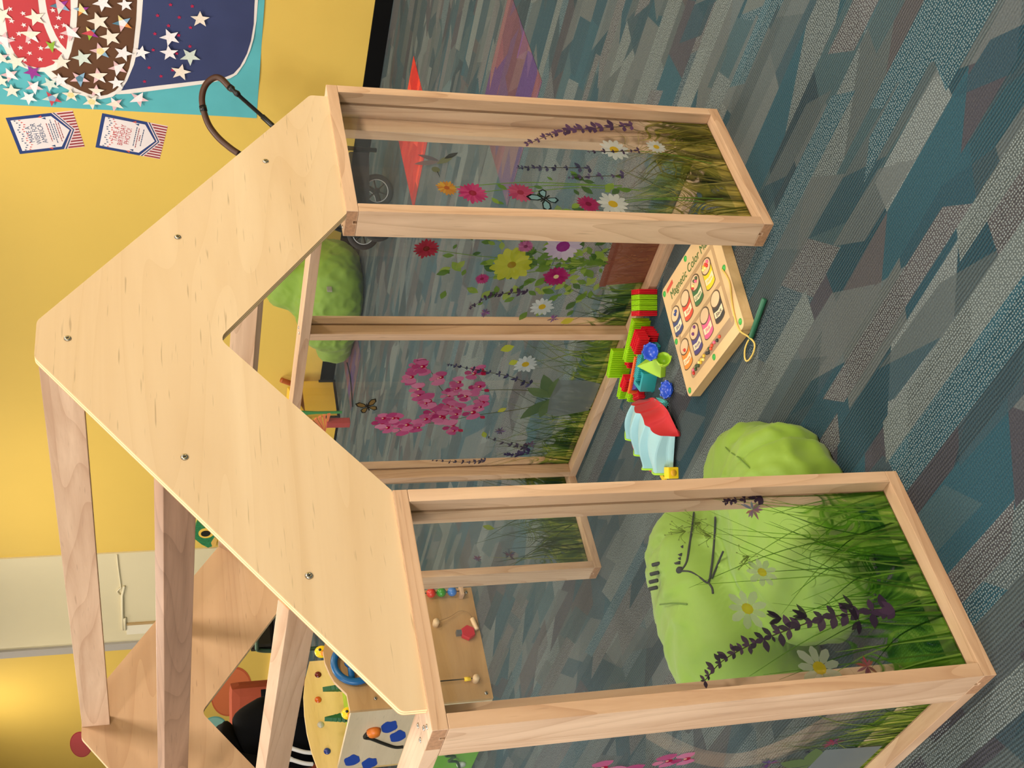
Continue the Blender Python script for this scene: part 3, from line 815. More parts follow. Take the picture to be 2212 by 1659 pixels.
p.build(PANES['L0']); grass_film(PANES['L0'], fL, s0, s1, 0.36, GRASS_Y)
p = Print(fL); s0, s1 = YM + WS + .001, DEP - D - WS - .001
p.blades(s0, s1, 60, 0.06, 0.24); p.daisy(.7, .24, .03); p.gerbera(.85, .36, .03, (176, 44, 100), (196, 70, 120), (150, 40, 60)); p.petals(.95, .3, .04, 14, (176, 180, 52), (196, 196, 70), .36); p.salvia([(.78, .4), (.79, .3), (.8, .2)], .013)
p.strip([(.85, .36), (.87, .2), (.88, .05)], .0016, .003, (104, 134, 52)); p.strip([(.95, .3), (.94, .2), (.93, .05)], .0016, .003, (104, 134, 52))
p.build(PANES['L1']); grass_film(PANES['L1'], fL, s0, s1, 0.36, GRASS_Y)

# ------------------------------------------------------------------ paper mural on the yellow wall
def paper(name, rgb, var=0.06): return plain(name, rgb, 0.75, bump=0.1, bscale=60.0, var=var, vscale=5.0, spec=0.2)
MO = Vector((WX, 1.70, 1.2))
mural = thing('paper_mural', 'big teal paper mural with red, brown and navy shapes and paper stars', 'mural', MO)
def fw(d0): return lambda a, b, d: (-(d0 + d), a - MO.y, b - MO.z)
def sheet(name, pts, rgb, d0, mirror=True, parent=mural, fn=None):
    if mirror: pts = list(pts) + [(3.4 - y, z) for y, z in reversed(pts)]
    bm = bmesh.new(); prism(bm, pts, fn or fw(d0), 0, 0.0005)
    return obj(name, bm, paper('paper_' + name, rgb), parent)
# teal backing with a few soft buckles along the lower edge
bm = bmesh.new()
nY, nZ = 40, 36
grid = []
for i in range(nY + 1):
    y = 1.08 + (2.322 - 1.08) * i / nY
    col = []
    for j in range(nZ + 1):
        z = 0.566 + (1.95 - 0.566) * j / nZ
        low = max(0.0, 1 - (z - 0.566) / 0.12)
        d = 0.0006 + 0.004 * low * (0.5 + 0.5 * math.sin(y * 19)) + 0.0012 * low * noise.noise((y * 9, z * 9, 0))
        col.append(bm.verts.new((-max(d, 0.0004), y - MO.y, z - MO.z)))
    grid.append(col)
for i in range(nY):
    for j in range(nZ): bm.faces.new((grid[i][j], grid[i + 1][j], grid[i + 1][j + 1], grid[i][j + 1]))
obj('backing_paper', bm, paper('paper_teal', (92, 178, 186)), mural, smooth=True)
WN = [(1.734, 1.097), (1.834, 1.104), (1.971, 1.121), (2.061, 1.143), (2.153, 1.179), (2.23, 1.219), (2.22, 1.143), (2.178, 0.966), (2.14, 0.808), (2.102, 0.698), (2.078, 0.669), (2.013, 0.636), (1.943, 0.615), (1.879, 0.603), (1.788, 0.596), (1.71, 0.595)]
NV = [(1.732, 1.078), (1.832, 1.085), (1.97, 1.101), (2.059, 1.122), (2.159, 1.159), (2.205, 1.179), (2.195, 1.143), (2.167, 1.025), (2.122, 0.818), (2.101, 0.728), (2.075, 0.684), (2.033, 0.656), (1.962, 0.629), (1.894, 0.615), (1.806, 0.607), (1.71, 0.609)]
WB = [(1.759, 1.359), (1.857, 1.368), (1.946, 1.383), (2.015, 1.401), (2.084, 1.433), (2.128, 1.503), (2.175, 1.467), (2.205, 1.426), (2.237, 1.371), (2.255, 1.315), (2.259, 1.271), (2.241, 1.218), (2.205, 1.182), (2.148, 1.152), (2.059, 1.121), (1.97, 1.102), (1.832, 1.086), (1.732, 1.078)]
BR = [(1.757, 1.342), (1.856, 1.351), (1.944, 1.367), (2.014, 1.384), (2.057, 1.401), (2.094, 1.425), (2.122, 1.472), (2.149, 1.445), (2.175, 1.422), (2.192, 1.397), (2.214, 1.361), (2.233, 1.319), (2.241, 1.276), (2.231, 1.241), (2.207, 1.206), (2.152, 1.166), (2.079, 1.142), (1.971, 1.122), (1.834, 1.108), (1.735, 1.102)]
WR = [(1.79, 1.74), (1.887, 1.735), (1.957, 1.69), (2.013, 1.657), (2.049, 1.647), (2.072, 1.633), (2.104, 1.6), (2.116, 1.574), (2.127, 1.53), (2.127, 1.491), (2.114, 1.454), (2.09, 1.425), (2.053, 1.398), (2.011, 1.384), (1.944, 1.37), (1.886, 1.355), (1.757, 1.343)]
R1 = [(1.785, 1.641), (1.827, 1.64), (1.875, 1.639), (1.937, 1.637), (1.994, 1.631), (2.04, 1.616), (2.076, 1.595), (2.098, 1.567), (2.107, 1.529), (2.101, 1.495), (2.083, 1.461), (2.022, 1.421), (2.005, 1.442), (1.973, 1.462), (1.924, 1.477), (1.872, 1.49), (1.827, 1.5), (1.772, 1.501)]
R2 = [(1.77, 1.472), (1.824, 1.468), (1.879, 1.458), (1.931, 1.442), (1.97, 1.426), (2.002, 1.404), (1.947, 1.394), (1.892, 1.383), (1.825, 1.375), (1.76, 1.372)]
WHT = (232, 224, 218)
sheet('navy_outline', WN, WHT, 0.005); sheet('navy_shape', NV, (58, 66, 104), 0.0058)
sheet('brown_outline', WB, WHT, 0.0066); sheet('brown_shape', BR, (98, 66, 46), 0.0074)
sheet('red_outline', WR, WHT, 0.0082); sheet('red_shape', R1, (190, 66, 72), 0.009); sheet('red_shape', R2, (190, 66, 72), 0.009)

def star_mesh(name, mats, inner=0.42):
    """unit paper star facing -X; material 0 core, the rest cycle over the five points"""
    bm = bmesh.new()
    rim = []
    for k in range(10):
        a = math.pi / 2 + k * math.pi / 5
        r = 1.0 if k % 2 == 0 else inner
        rim.append((r * math.cos(a), r * math.sin(a)))
    for d in (0.0, 0.012):
        vs = [bm.verts.new((-(d + (0.05 if k % 2 == 0 else 0)), p[0], p[1])) for k, p in enumerate(rim)]
        f = bm.faces.new([vs[k] for k in range(1, 10, 2)]); f.material_index = 0
        for k in range(0, 10, 2):
            f = bm.faces.new((vs[k - 1], vs[k], vs[k + 1])); f.material_index = 1 + (k // 2) % (len(mats) - 1)
    return mesh_from_bm(name, bm, mats)
cr = paper('star_cream', (236, 222, 206)); wt = paper('star_white', (236, 230, 232)); pk = paper('star_pink', (224, 184, 188)); bl = paper('star_blue', (132, 168, 196))
ylw = paper('star_yellow', (228, 212, 150)); gn = paper('star_green', (140, 176, 60)); pp = paper('star_purple', (146, 56, 142)); rd = paper('star_red', (196, 74, 84)); tl = paper('star_teal', (86, 130, 150)); pg = paper('star_pale_green', (206, 216, 206)); og = paper('star_orange', (222, 140, 70))
VAR = {'c': [cr, cr], 'w': [wt, wt], 'k': [wt, pk, wt], 'm': [pk, tl, pk, pp, bl, pg], 'y': [ylw, bl, ylw, pp, pg, og], 'r': [wt, og, pk, tl, ylw, bl], 'x': [rd, ylw, tl, pp, gn, rd], 'g': [gn, gn, pg], 'p': [pp, pp],
       't': [ylw, pk, cr, bl, cr, pk], 'b': [tl, pk, bl], 'h': [bl, rd, pg], 'e': [pg, pg], 'f': [ylw, cr], 'n': [cr, pk, cr, wt]}
SM = {k: star_mesh('paper_star', v) for k, v in VAR.items()}
STARS = [(1.847, 1.647, 1.863, 1.609, 'c'), (1.85, 1.517, 1.849, 1.561, 'c'), (1.783, 1.414, 1.787, 1.457, 'm'), (1.795, 1.329, 1.791, 1.363, 'y'), (1.754, 1.243, 1.796, 1.249, 'w'), (1.752, 1.151, 1.783, 1.165, 'w'), (1.845, 1.263, 1.843, 1.311, 'c'), (1.846, 1.164, 1.868, 1.126, 'r'), (1.908, 1.299, 1.874, 1.315, 'x'), (1.921, 1.216, 1.877, 1.229, 'c'), (1.936, 1.543, 1.89, 1.547, 'n'), (1.912, 1.379, 1.917, 1.425, 'k'), (1.972, 1.653, 1.97, 1.607, 'k'), (1.986, 1.463, 1.958, 1.447, 'g'), (1.997, 1.261, 1.953, 1.272, 't'), (2.038, 1.338, 2.038, 1.384, 'e'), (1.999, 1.165, 1.974, 1.2, 'w'), (1.989, 1.088, 1.952, 1.082, 'w'), (2.066, 1.426, 2.024, 1.428, 'c'), (2.078, 1.614, 2.05, 1.576, 'c'), (2.128, 1.55, 2.168, 1.556, 'p'), (2.079, 1.19, 2.04, 1.208, 'k'), (2.149, 1.355, 2.115, 1.383, 'b'), (2.128, 1.275, 2.084, 1.28, 'n'), (2.159, 1.198, 2.122, 1.203, 'w'), (2.15, 1.645, 2.151, 1.686, 'k'), (2.162, 1.438, 2.122, 1.444, 'w'), (2.209, 1.287, 2.172, 1.285, 'n'), (2.207, 1.55, 2.176, 1.576, 'k'), (2.187, 1.482, 2.151, 1.501, 'e'), (2.235, 1.645, 2.196, 1.645, 'c'), (2.267, 1.577, 2.234, 1.597, 'w'), (2.263, 1.478, 2.308, 1.483, 'h'), (2.239, 1.397, 2.199, 1.398, 'f'), (2.27, 1.309, 2.313, 1.306, 'f'), (2.277, 1.208, 2.318, 1.216, 'n'), (2.24, 1.104, 2.285, 1.096, 'k'), (2.065, 1.673, 2.045, 1.640, 'n'), (2.185, 1.684, 2.172, 1.651, 'c'), (1.796, 0.839, 1.753, 0.84, 'c'), (1.899, 0.966, 1.857, 0.984, 'w'), (1.98, 0.969, 1.938, 0.975, 'w'), (1.993, 0.879, 1.954, 0.853, 'e'), (2.079, 0.919, 2.033, 0.911, 'c')]
def put_star(cy, cz, ty, tz, mesh, d):
    # mesh tip 0 points up (+Z); turn it about X so that it points at the measured tip
    ang = math.atan2(tz - cz, ty - cy) - math.pi / 2
    o = link('paper_star', mesh, mural, (-d, cy - MO.y, cz - MO.z), (ang, random.uniform(-.04, .04), random.uniform(-.05, .05)))
    r = math.hypot(ty - cy, tz - cz); o.scale = (r, r, r)
for i, (cy, cz, ty, tz, k) in enumerate(STARS): put_star(cy, cz, ty, tz, SM[k], 0.0125 + 0.0004 * (i % 7))
SMALLW = [(1.818, 1.615), (1.835, 1.565), (1.809, 1.445), (1.844, 1.424), (1.876, 1.614), (1.892, 1.567), (1.889, 1.436), (1.879, 1.405), (1.937, 1.59), (1.938, 1.418), (1.975, 1.554), (2.007, 1.59), (2.002, 1.507), (2.032, 1.555), (2.068, 1.578), (2.06, 1.514), (1.964, 1.618)]
SMALLR = [(1.74, 0.964), (1.739, 0.873), (1.798, 1.018), (1.799, 0.927), (1.845, 0.972), (1.846, 0.879), (1.891, 1.03), (1.89, 0.929), (1.975, 1.038), (1.985, 0.937), (1.943, 0.88), (2.07, 1.056), (2.075, 0.954), (2.112, 1.005), (2.146, 1.077)]
sw = star_mesh('paper_star', [paper('small_star_white', (236, 218, 218))] * 2); sr = star_mesh('paper_star', [paper('small_star_red', (176, 40, 76))] * 2, 0.5)
for y, z in SMALLW: put_star(y, z, y + random.uniform(-.006, .002), z + .0125, sw, 0.0112)
for y, z in SMALLR: put_star(y, z, y - .002, z + .0095, sr, 0.0080)

# ------------------------------------------------------------------ text helper
def text_obj(name, body, size, m, parent, M, align='CENTER', squeeze=1.0, bold=0.0):
    cu = bpy.data.curves.new(name, 'FONT'); cu.body = body; cu.size = size; cu.align_x = align; cu.align_y = 'CENTER'
    cu.extrude = 0.00012; cu.offset = bold
    tmp = bpy.data.objects.new(name, cu); C.objects.link(tmp)
    bpy.context.view_layer.update()
    me = bpy.data.meshes.new_from_object(tmp.evaluated_get(bpy.context.evaluated_depsgraph_get()))
    bpy.data.objects.remove(tmp)
    me.materials.clear(); me.materials.append(m)
    o = link(name, me, parent); o.matrix_local = M @ Matrix.Diagonal((squeeze, 1, 1, 1))
    return o

# ------------------------------------------------------------------ two party posters
NAVY = paper('poster_navy', (46, 66, 120)); PWH = paper('poster_white', (232, 222, 222)); PRED = paper('poster_red', (150, 62, 66)); PROSE = paper('poster_rose', (228, 206, 206)); PDK = paper('poster_dark_blue', (54, 76, 112)); PCOR = paper('poster_coral', (204, 92, 84))
def poster(TRc, BRc, TLc, title, tcol, lines, label):
    tr_, br_, tl_ = Vector(TRc), Vector(BRc), Vector(TLc)
    w = (tr_ - tl_).length; h = (tr_ - br_).length
    t = thing('party_poster', label, 'poster', (WX, tl_.x, tl_.y), group='posters on the yellow wall')
    ex = Vector((0, tr_.x - tl_.x, tr_.y - tl_.y)).normalized(); nz_ = Vector((-1, 0, 0))
    M = frame_m((0, 0, 0), ex, nz_)          # local x reads to the right, local y up the sheet
    def poly(name, pts, m, d, d0=0.0):
        bm = bmesh.new(); prism(bm, [(u * w, -v * h) for u, v in pts], lambda a, b, dd: tuple(M @ Vector((a, b, dd))), d0, d)
        return obj(name, bm, m, t)
    poly('sheet', [(0, 0), (1, 0), (1, 1), (0, 1)], PROSE, 0.0009)
    for k in range(13):
        u0 = (k + 0.15) / 13
        poly('stripe', [(u0, .62), (u0 + .042, .62), (u0 + .042, 1), (u0, 1)], PRED, 0.0011, 0.0007)
    poly('border', [(0, 0), (1, 0), (1, .70), (.5, .91), (0, .70)], NAVY, 0.0014, 0.0007)
    poly('chevron', [(0, .68), (.5, .89), (1, .68), (1, .74), (.5, .95), (0, .74)], PROSE, 0.0017, 0.0007)
    poly('chevron_line', [(0, .70), (.5, .91), (1, .70), (1, .722), (.5, .932), (0, .722)], PDK, 0.0019, 0.0007)
    poly('panel', [(.08, .055), (.92, .055), (.92, .66), (.5, .86), (.08, .66)], PWH, 0.0021, 0.0007)
    # bunting
    for sgn, c, a in ((1, PDK, .0), (1, PCOR, .07)):
        bm = bmesh.new()
        for k in range(14):
            u = .10 + .8 * k / 13; v = .10 + a + .05 * math.sin((u - .1) / .8 * 2 * math.pi * 1.5) ** 2
            prism(bm, [((u - .018) * w, -v * h), ((u + .018) * w, -v * h), (u * w, -(v + .035) * h)], lambda x_, y_, dd: tuple(M @ Vector((x_, y_, dd))), 0.002, 0.0024)
        obj('bunting', bm, c, t)
    for u, v, s_ in ((.06, .50, 1), (.94, .50, -1)):
        poly('party_hat', [(u - .03, v + .02), (u + .03, v + .02), (u + .02 * s_, v - .04)], PCOR, 0.0024, 0.0007)
        poly('party_hat', [(u + .06 * s_ - .03, v + .07), (u + .06 * s_ + .03, v + .07), (u + .06 * s_ + .01, v + .01)], PDK, 0.0024, 0.0007)
    n = len(title)
    for i, s_ in enumerate(title):
        text_obj('lettering', s_, 0.112 * h, tcol, t, M @ Matrix.Translation((w * .5, -h * (.26 + .093 * i), 0.0024)), squeeze=.78)
    for i, (L, c) in enumerate(lines):
        v = .545 + .036 * i
        bm = bmesh.new()
        u = .5 - L / 2
        while u < .5 + L / 2:                 # rows of tiny unreadable words
            l_ = random.uniform(.025, .07); prism(bm, [(u * w, -v * h), ((u + l_) * w, -v * h), ((u + l_) * w, -(v + .013) * h), (u * w, -(v + .013) * h)], lambda x_, y_, dd: tuple(M @ Vector((x_, y_, dd))), 0.002, 0.0023)
            u += l_ + .012
        obj('small_print', bm, c, t)
    return t
poster((2.396, 1.686), (2.338, 1.395), (2.602, 1.643), ['MAKE A', 'WISH FOR', 'AMERICA.'], PDK, [(.5, PRED), (.42, PDK), (.62, PDK), (.34, PDK), (.56, PRED), (.40, PRED)],
       'white poster with dark blue MAKE A WISH FOR AMERICA lettering, upper of two')
poster((2.341, 1.267), (2.392, 0.974), (2.542, 1.305), ['TAKE A', 'BIRTHDAY', 'PHOTO!'], paper('poster_title_red', (186, 66, 72)), [(.5, PDK), (.58, PRED), (.16, PRED), (.44, PDK)],
       'white poster with red TAKE A BIRTHDAY PHOTO lettering, lower of two')

# ------------------------------------------------------------------ round decals on the far stretch of yellow wall
def decal(cy, cz, r, rgb, rim, label, rz=None):
    t = thing('wall_decal', label, 'wall decal', (WX, cy, cz), group='round coloured spots on the wall')
    bm = bmesh.new(); prism(bm, circle(0, 0, r, 40, rz), lambda a, b, d: (-d, a, b), 0, 0.002); obj('rim', bm, plain('decal_rim_' + label.split()[0], rim, 0.6), t)
    bm = bmesh.new(); prism(bm, circle(0, 0, r * .93, 40, (rz or r) * .93), lambda a, b, d: (-d, a, b), 0.0, 0.003); obj('disc', bm, plain('decal_disc_' + label.split()[0], rgb, 0.6), t)
decal(9.12, 1.70, 0.26, (196, 78, 84), (176, 58, 66), 'red round wall spot behind the far gable peak', 0.09)
decal(8.36, 0.45, 0.46, (214, 112, 66), (196, 92, 52), 'orange round wall spot above the terracotta armchair', 0.17)
decal(9.12, 0.58, 0.32, (138, 196, 184), (104, 168, 160), 'teal round wall spot behind the seated person', 0.13)

# ------------------------------------------------------------------ soft bags
def fabric(name, rgb):
    m = plain(name, rgb, 0.62, bump=0.22, bscale=34.0, var=0.07, vscale=6.0, sheen=0.12)
    return m
LIME = fabric('lime_fabric', (120, 153, 44))
def implicit(ells, k, pw=2.7):
    def f(p):
        ds = []
        for c, r in ells:
            q = Vector(((p[0] - c[0]) / r[0], (p[1] - c[1]) / r[1], (p[2] - c[2]) / r[2]))
            ds.append(((abs(q.x) ** pw + abs(q.y) ** pw + abs(q.z) ** pw) ** (1 / pw) - 1) * min(r))
        m_ = min(ds)
        return m_ - k * math.log(sum(math.exp(-(d - m_) / k) for d in ds))
    return f
def surf(f, o, d, tmax=1.0):
    lo, hi = 0.0, tmax
    for _ in range(26):
        m = (lo + hi) / 2
        if f(o + d * m) < 0: lo = m
        else: hi = m
    return lo
def bag(parent, origin, ells, k, m, wr=0.006, seed=0.0, creases=()):
    f = implicit(ells, k); o = Vector(origin)
    bm = bmesh.new(); bmesh.ops.create_icosphere(bm, subdivisions=6, radius=1.0)
    for v in bm.verts:
        d = v.co.normalized(); t = surf(f, o, d)
        p = o + d * t
        n1 = noise.noise((p.x * 11 + seed, p.y * 11, p.z * 11)); n2 = 1 - abs(noise.noise((p.x * 16 + seed, p.y * 16, p.z * 13)))* 2
        n3 = 1 - abs(noise.noise((p.x * 30 + seed, p.y * 30, p.z * 26))) * 2
        t += wr * (0.9 * n1 + 0.9 * max(0, n2) ** 2 + 0.35 * max(0, n3) ** 2 - 0.5)
        for (cp, cn, wdt, dep) in creases:
            dist = abs((p - Vector(cp)).dot(Vector(cn).normalized()))
            t -= dep * math.exp(-(dist / wdt) ** 2)
        p = o + d * t
        p.z = max(p.z, 0.002)
        v.co = p
    body = obj('bag_body', bm, m, parent, loc=-Vector(parent.location), smooth=True)
    return lambda d_, lift=0.0: (o + d_.normalized() * (surf(f, o, d_.normalized()) + lift)) - Vector(parent.location)
def on_bag(at, o, pts, lift=0.002): return [at(Vector(p) - Vector(o), lift) for p in pts]

bb = thing('bean_bag', 'lime green bean bag chair with black drawstring inside the playhouse', 'bean bag', (0.42, 0.31, 0))
BO = (0.40, 0.325, 0.05)
at = bag(bb, BO, [((0.375, 0.228, 0.055), (0.185, 0.125, 0.095)), ((0.520, 0.305, 0.045), (0.105, 0.11, 0.068)), ((0.358, 0.42, 0.09), (0.195, 0.105, 0.142))], 0.005, LIME, 0.009, 2.0,
         creases=(((0.36, 0.335, 0.13), (-0.1, 1.0, 0.25), 0.010, 0.022), ((0.475, 0.27, 0.1), (1.0, 0.15, -0.1), 0.008, 0.010)))
CORD = plain('black_cord', (18, 20, 20), 0.7)
for pts in ([(0.5029, 0.3495, 0.1447), (0.468, 0.3423, 0.162), (0.4307, 0.3414, 0.1794), (0.4018, 0.3454, 0.1924), (0.3903, 0.3534, 0.2042)],
            [(0.4528, 0.2906, 0.1425), (0.4421, 0.32, 0.1359), (0.4113, 0.3289, 0.1455), (0.3813, 0.3308, 0.1582), (0.3553, 0.3351, 0.1712), (0.3672, 0.3389, 0.1811), (0.3818, 0.3439, 0.1916), (0.3903, 0.3534, 0.2042)],
            [(0.3553, 0.3351, 0.1712), (0.3442, 0.3347, 0.1683), (0.3335, 0.3342, 0.1704)], [(0.3606, 0.3329, 0.1635), (0.3873, 0.3273, 0.1447), (0.3934, 0.3042, 0.1428)]):
    tube_obj('drawstring', smooth_pts([Vector(p) - Vector(bb.location) + Vector((-.003, -.006, .006)) for p in pts], 6), 0.0018, CORD, bb, 6)
bm = bmesh.new(); bmesh.ops.create_uvsphere(bm, u_segments=10, v_segments=8, radius=.007); obj('knot', bm, CORD, bb, Vector((0.390, 0.350, 0.209)) - Vector(bb.location), smooth=True)
bm = bmesh.new(); bm.faces.new([bm.verts.new(Vector(p) - Vector(bb.location) + Vector((-.002, -.005, .005))) for p in ((0.3881, 0.3527, 0.2052), (0.3833, 0.341, 0.1879), (0.357, 0.3372, 0.1766), (0.3532, 0.349, 0.1989), (0.3658, 0.354, 0.2075))])
obj('mesh_pocket', bm, plain('dark_mesh', (70, 90, 48), .9), bb)
for pts in ((0.4051, 0.3523, 0.2042), (0.4124, 0.3512, 0.2006), (0.4181, 0.3489, 0.198), (0.4323, 0.3471, 0.1916), (0.4263, 0.3854, 0.2234), (0.4139, 0.3948, 0.2275), (0.4031, 0.4023, 0.2299), (0.3942, 0.4103, 0.2308)):
    q_ = Vector(pts) - Vector(bb.location)
    tube_obj('stitch_loop', [q_ + Vector((-.003, -.007, .002)), q_ + Vector((.002, .006, .011))], 0.0034, CORD, bb, 6)
SEAM = plain('lime_seam', (86, 116, 34), 0.8)
for pts in ([(0.585, 0.275, 0.085), (0.5579, 0.2393, 0.1071), (0.4831, 0.1715, 0.1337), (0.4451, 0.1518, 0.1343)], [(0.3639, 0.4125, 0.2313), (0.3448, 0.3735, 0.2224), (0.334, 0.3504, 0.2004)]):
    tube_obj('seam', smooth_pts([at(Vector(p) - Vector(BO), 0.001) for p in pts], 6), 0.0012, SEAM, bb, 6)

b2 = thing('bean_bag', 'lime green bean bag slumped against the far yellow wall beside the stroller', 'bean bag', (3.9, 3.28, 0))
B2O = (3.9, 3.27, 0.15)
at2 = bag(b2, B2O, [((3.88, 3.24, 0.15), (0.23, 0.30, 0.17)), ((3.95, 3.18, 0.33), (0.14, 0.16, 0.16)), ((3.9, 3.58, 0.09), (0.12, 0.14, 0.10))], 0.03, LIME, 0.009, 9.0)
tube_obj('drawstring', smooth_pts([Vector(p) - Vector((3.9, 3.28, 0)) for p in ((3.80, 3.68, 0.02), (3.74, 3.72, 0.006), (3.66, 3.74, 0.005), (3.56, 3.78, 0.005))], 6), 0.004, CORD, b2, 6)
tube_obj('seam', smooth_pts([at2(Vector(p) - Vector(B2O), .001) for p in ((3.7, 3.1, .3), (3.62, 3.22, .2), (3.6, 3.36, .1))], 6), 0.0022, SEAM, b2, 6)
o = box_obj('carry_tag', -0.03, 0.03, -0.01, 0.01, 0, 0.05, plain('white_tag', (150, 146, 130), 0.6), b2, bev=0.002); o.scale = (.5, .5, .5); o.location = at2(Vector((3.68, 2.98, 0.2)) - Vector(B2O), .01)

# ------------------------------------------------------------------ magnetic maze board on the carpet
board = thing('magnetic_maze_board', 'wooden Magnetic Color Maze board with eight printed paint cans on the carpet', 'toy board', (0.8328, 0.4267, 0), math.radians(-100.63))
BW, BH, BT = 0.265, 0.256, 0.022
BD = wood('board_ply', 'X', (206, 164, 108), (240, 208, 156), ringscale=10.0, contrast=0.4)
bm = bmesh.new(); prism(bm, rrect(-0.008, BW, -0.002, BH, 0.012), lambda a, b, d: (a, b, d), 0.001, BT - 0.002, 0, 1)
obj('base_board', bm, [BD, BD], board)
bm = bmesh.new(); prism(bm, rrect(-0.008, BW, -0.002, BH, 0.012), lambda a, b, d: (a, b, d), BT - 0.0025, BT)
obj('top_sheet', bm, plain('board_sheet', (222, 188, 140), 0.28, var=0.03, vscale=20), board)
def bpoly(name, pts, m, z0=BT - 0.001, z1=BT + 0.0004, parent=board):
    bm = bmesh.new(); prism(bm, pts, lambda a, b, d: (a, b, d), z0, z1); return obj(name, bm, m, parent)
TRK = plain('maze_track', (182, 148, 106), 0.6)
for pts in ([(.022, .192), (.232, .198), (.232, .206), (.018, .203)], [(.022, .112), (.234, .114), (.234, .122), (.022, .121)], [(.224, .03), (.234, .03), (.236, .206), (.226, .206)], [(.016, .112), (.024, .112), (.024, .20), (.016, .20)]):
    TZ = globals().get('TZ', 0.0) + .00006; bpoly('track', pts, TRK, BT - .001, BT + .0002 + TZ)
bpoly('bead_tray', rrect(.026, .236, .022, .042, .009), plain('maze_tray', (164, 136, 104), 0.6), BT - .001, BT + .0003)
OUT = plain('can_outline', (96, 74, 52), 0.6); BARE = plain('can_inside', (226, 192, 150), 0.5)
CANS = [('Blue', (54, 66, 110), .026, .158), ('Red', (214, 72, 48), .081, .160), ('Green', (56, 112, 62), .135, .161), ('Yellow', (250, 210, 40), .192, .160),
        ('Orange', (236, 142, 54), .028, .078), ('Purple', (76, 66, 124), .082, .080), ('Pink', (232, 96, 140), .137, .082), ('Black', (50, 48, 46), .192, .084)]
for nm, rgb, cx_, cy_ in CANS:
    cc = plain('can_' + nm.lower(), rgb, 0.5)
    y0, y1 = cy_ - .026, cy_ + .020
    body = [(cx_ - .019, y1), (cx_ - .020, y0 + .006)] + [(cx_ + .0195 * math.sin(a), y0 + .006 - .007 * math.cos(a)) for a in [(-1.3 + 2.6 * k / 8) for k in range(9)]] + [(cx_ + .019, y1)]
    big = [(cx_ + (p[0] - cx_) * 1.09, cy_ + (p[1] - cy_) * 1.07) for p in body]
    ol = bpoly('paint_can', big, OUT, BT - .001, BT + .0003)
    bpoly('can_body', body, cc, BT - .001, BT + .0005, ol)
    bpoly('can_rim', circle(cx_, y1, .0215, 20, .0165), OUT, BT - .001, BT + .0006, ol)
    bpoly('can_opening', circle(cx_, y1, .0185, 20, .0140), BARE, BT - .001, BT + .0008, ol)
    bpoly('can_label', [(cx_ - .018, cy_ - .001), (cx_, cy_ - .005), (cx_ + .018, cy_ - .001), (cx_ + .018, cy_ - .014), (cx_, cy_ - .018), (cx_ - .018, cy_ - .014)], plain('can_label', (244, 220, 180), .5), BT - .001, BT + .0007, ol)
    text_obj('can_lettering', nm, .0115 if len(nm) < 6 else .0092, cc, ol, Matrix.Translation((cx_, cy_ - .0105, BT + .0009)))
GT = plain('board_green', (62, 106, 48), 0.5)
text_obj('title_lettering', 'Magnetic Color Maze', .0262, GT, board, Matrix.Translation((.132, .2205, BT + .0005)), squeeze=.92)
bpoly('maker_label', [(.016, .236), (.05, .239), (.05, .248), (.016, .245)], plain('maker_red', (206, 82, 62), .5), BT - .001, BT + .0004)
PLUG = plain('green_plug', (58, 168, 70), 0.35)
for px_, py_ in ((.003, .243), (.124, .247), (.252, .245), (.252, .134), (.254, .013), (.13, .012), (.004, .010), (.001, .127)):
    bm = bmesh.new(); lathe(bm, [(.0001, .0024), (.004, .0022), (.0062, .0008), (.0064, 0)], 16); obj('plug', bm, PLUG, board, (px_, py_, BT), smooth=True)
BEADC = [(216, 60, 50), (60, 60, 60), (236, 110, 140), (228, 90, 60), (70, 90, 60), (240, 200, 70), (250, 230, 140), (60, 80, 140), (120, 60, 130)]
bsh = bmesh.new(); bmesh.ops.create_uvsphere(bsh, u_segments=10, v_segments=8, radius=.0036); bead_src = bsh
BEADS = [(.040, .029, 0), (.043, .035, 2), (.052, .031, 4), (.058, .035, 4), (.066, .031, 4), (.072, .035, 6), (.078, .031, 5), (.084, .034, 5), (.091, .030, 6), (.097, .035, 5), (.110, .033, 1), (.117, .030, 1), (.123, .035, 4), (.130, .031, 3), (.137, .034, 3), (.148, .034, 2), (.160, .031, 1), (.172, .032, 3),
         (.181, .179, 6), (.186, .183, 5), (.190, .177, 6), (.194, .183, 3), (.198, .178, 0), (.203, .184, 2), (.128, .178, 6), (.136, .184, 4), (.142, .180, 2), (.147, .184, 4), (.028, .176, 7), (.034, .180, 7), (.078, .097, 8), (.090, .106, 8), (.028, .09, 0), (.124, .175, 0)]
bme = {}
for bx_, by_, ci in BEADS:
    if ci not in bme:
        bm = bsh.copy(); bme[ci] = mesh_from_bm('bead', bm, plain('bead_%d' % ci, BEADC[ci], .3), True)
    link('bead', bme[ci], board, (bx_, by_, BT + .0016))
bsh.free()
STR = plain('yellow_string', (214, 186, 100), 0.8)
tube_obj('string', smooth_pts([(.248, .134, BT + .003), (.256, .112, BT + .002), (.259, .092, BT + .002), (.250, .066, BT + .002), (.244, .040, BT + .002), (.243, .012, BT + .002), (.246, -.004, BT), (.249, -.016, .012), (.252, -.032, .005), (.242, -.044, .005), (.222, -.048, .005), (.209, -.044, .005), (.208, -.034, .005), (.218, -.024, .006), (.232, -.018, .006), (.246, -.018, .007)], 5), .0018, STR, board, 6)
bm = bmesh.new(); tube(bm, [(0, 0, 0), (0.001, 0, 0.0005), (.086, 0, .0005), (.087, 0, 0)], [.004, .0052, .0052, .004], 12)
wm = frame_m((.246, -.0195, .0062), (.92, .39, 0), (0, 0, 1))
w_ = obj('magnet_wand', bm, plain('wand_green', (44, 104, 78), .4), board, smooth=True); w_.matrix_local = wm
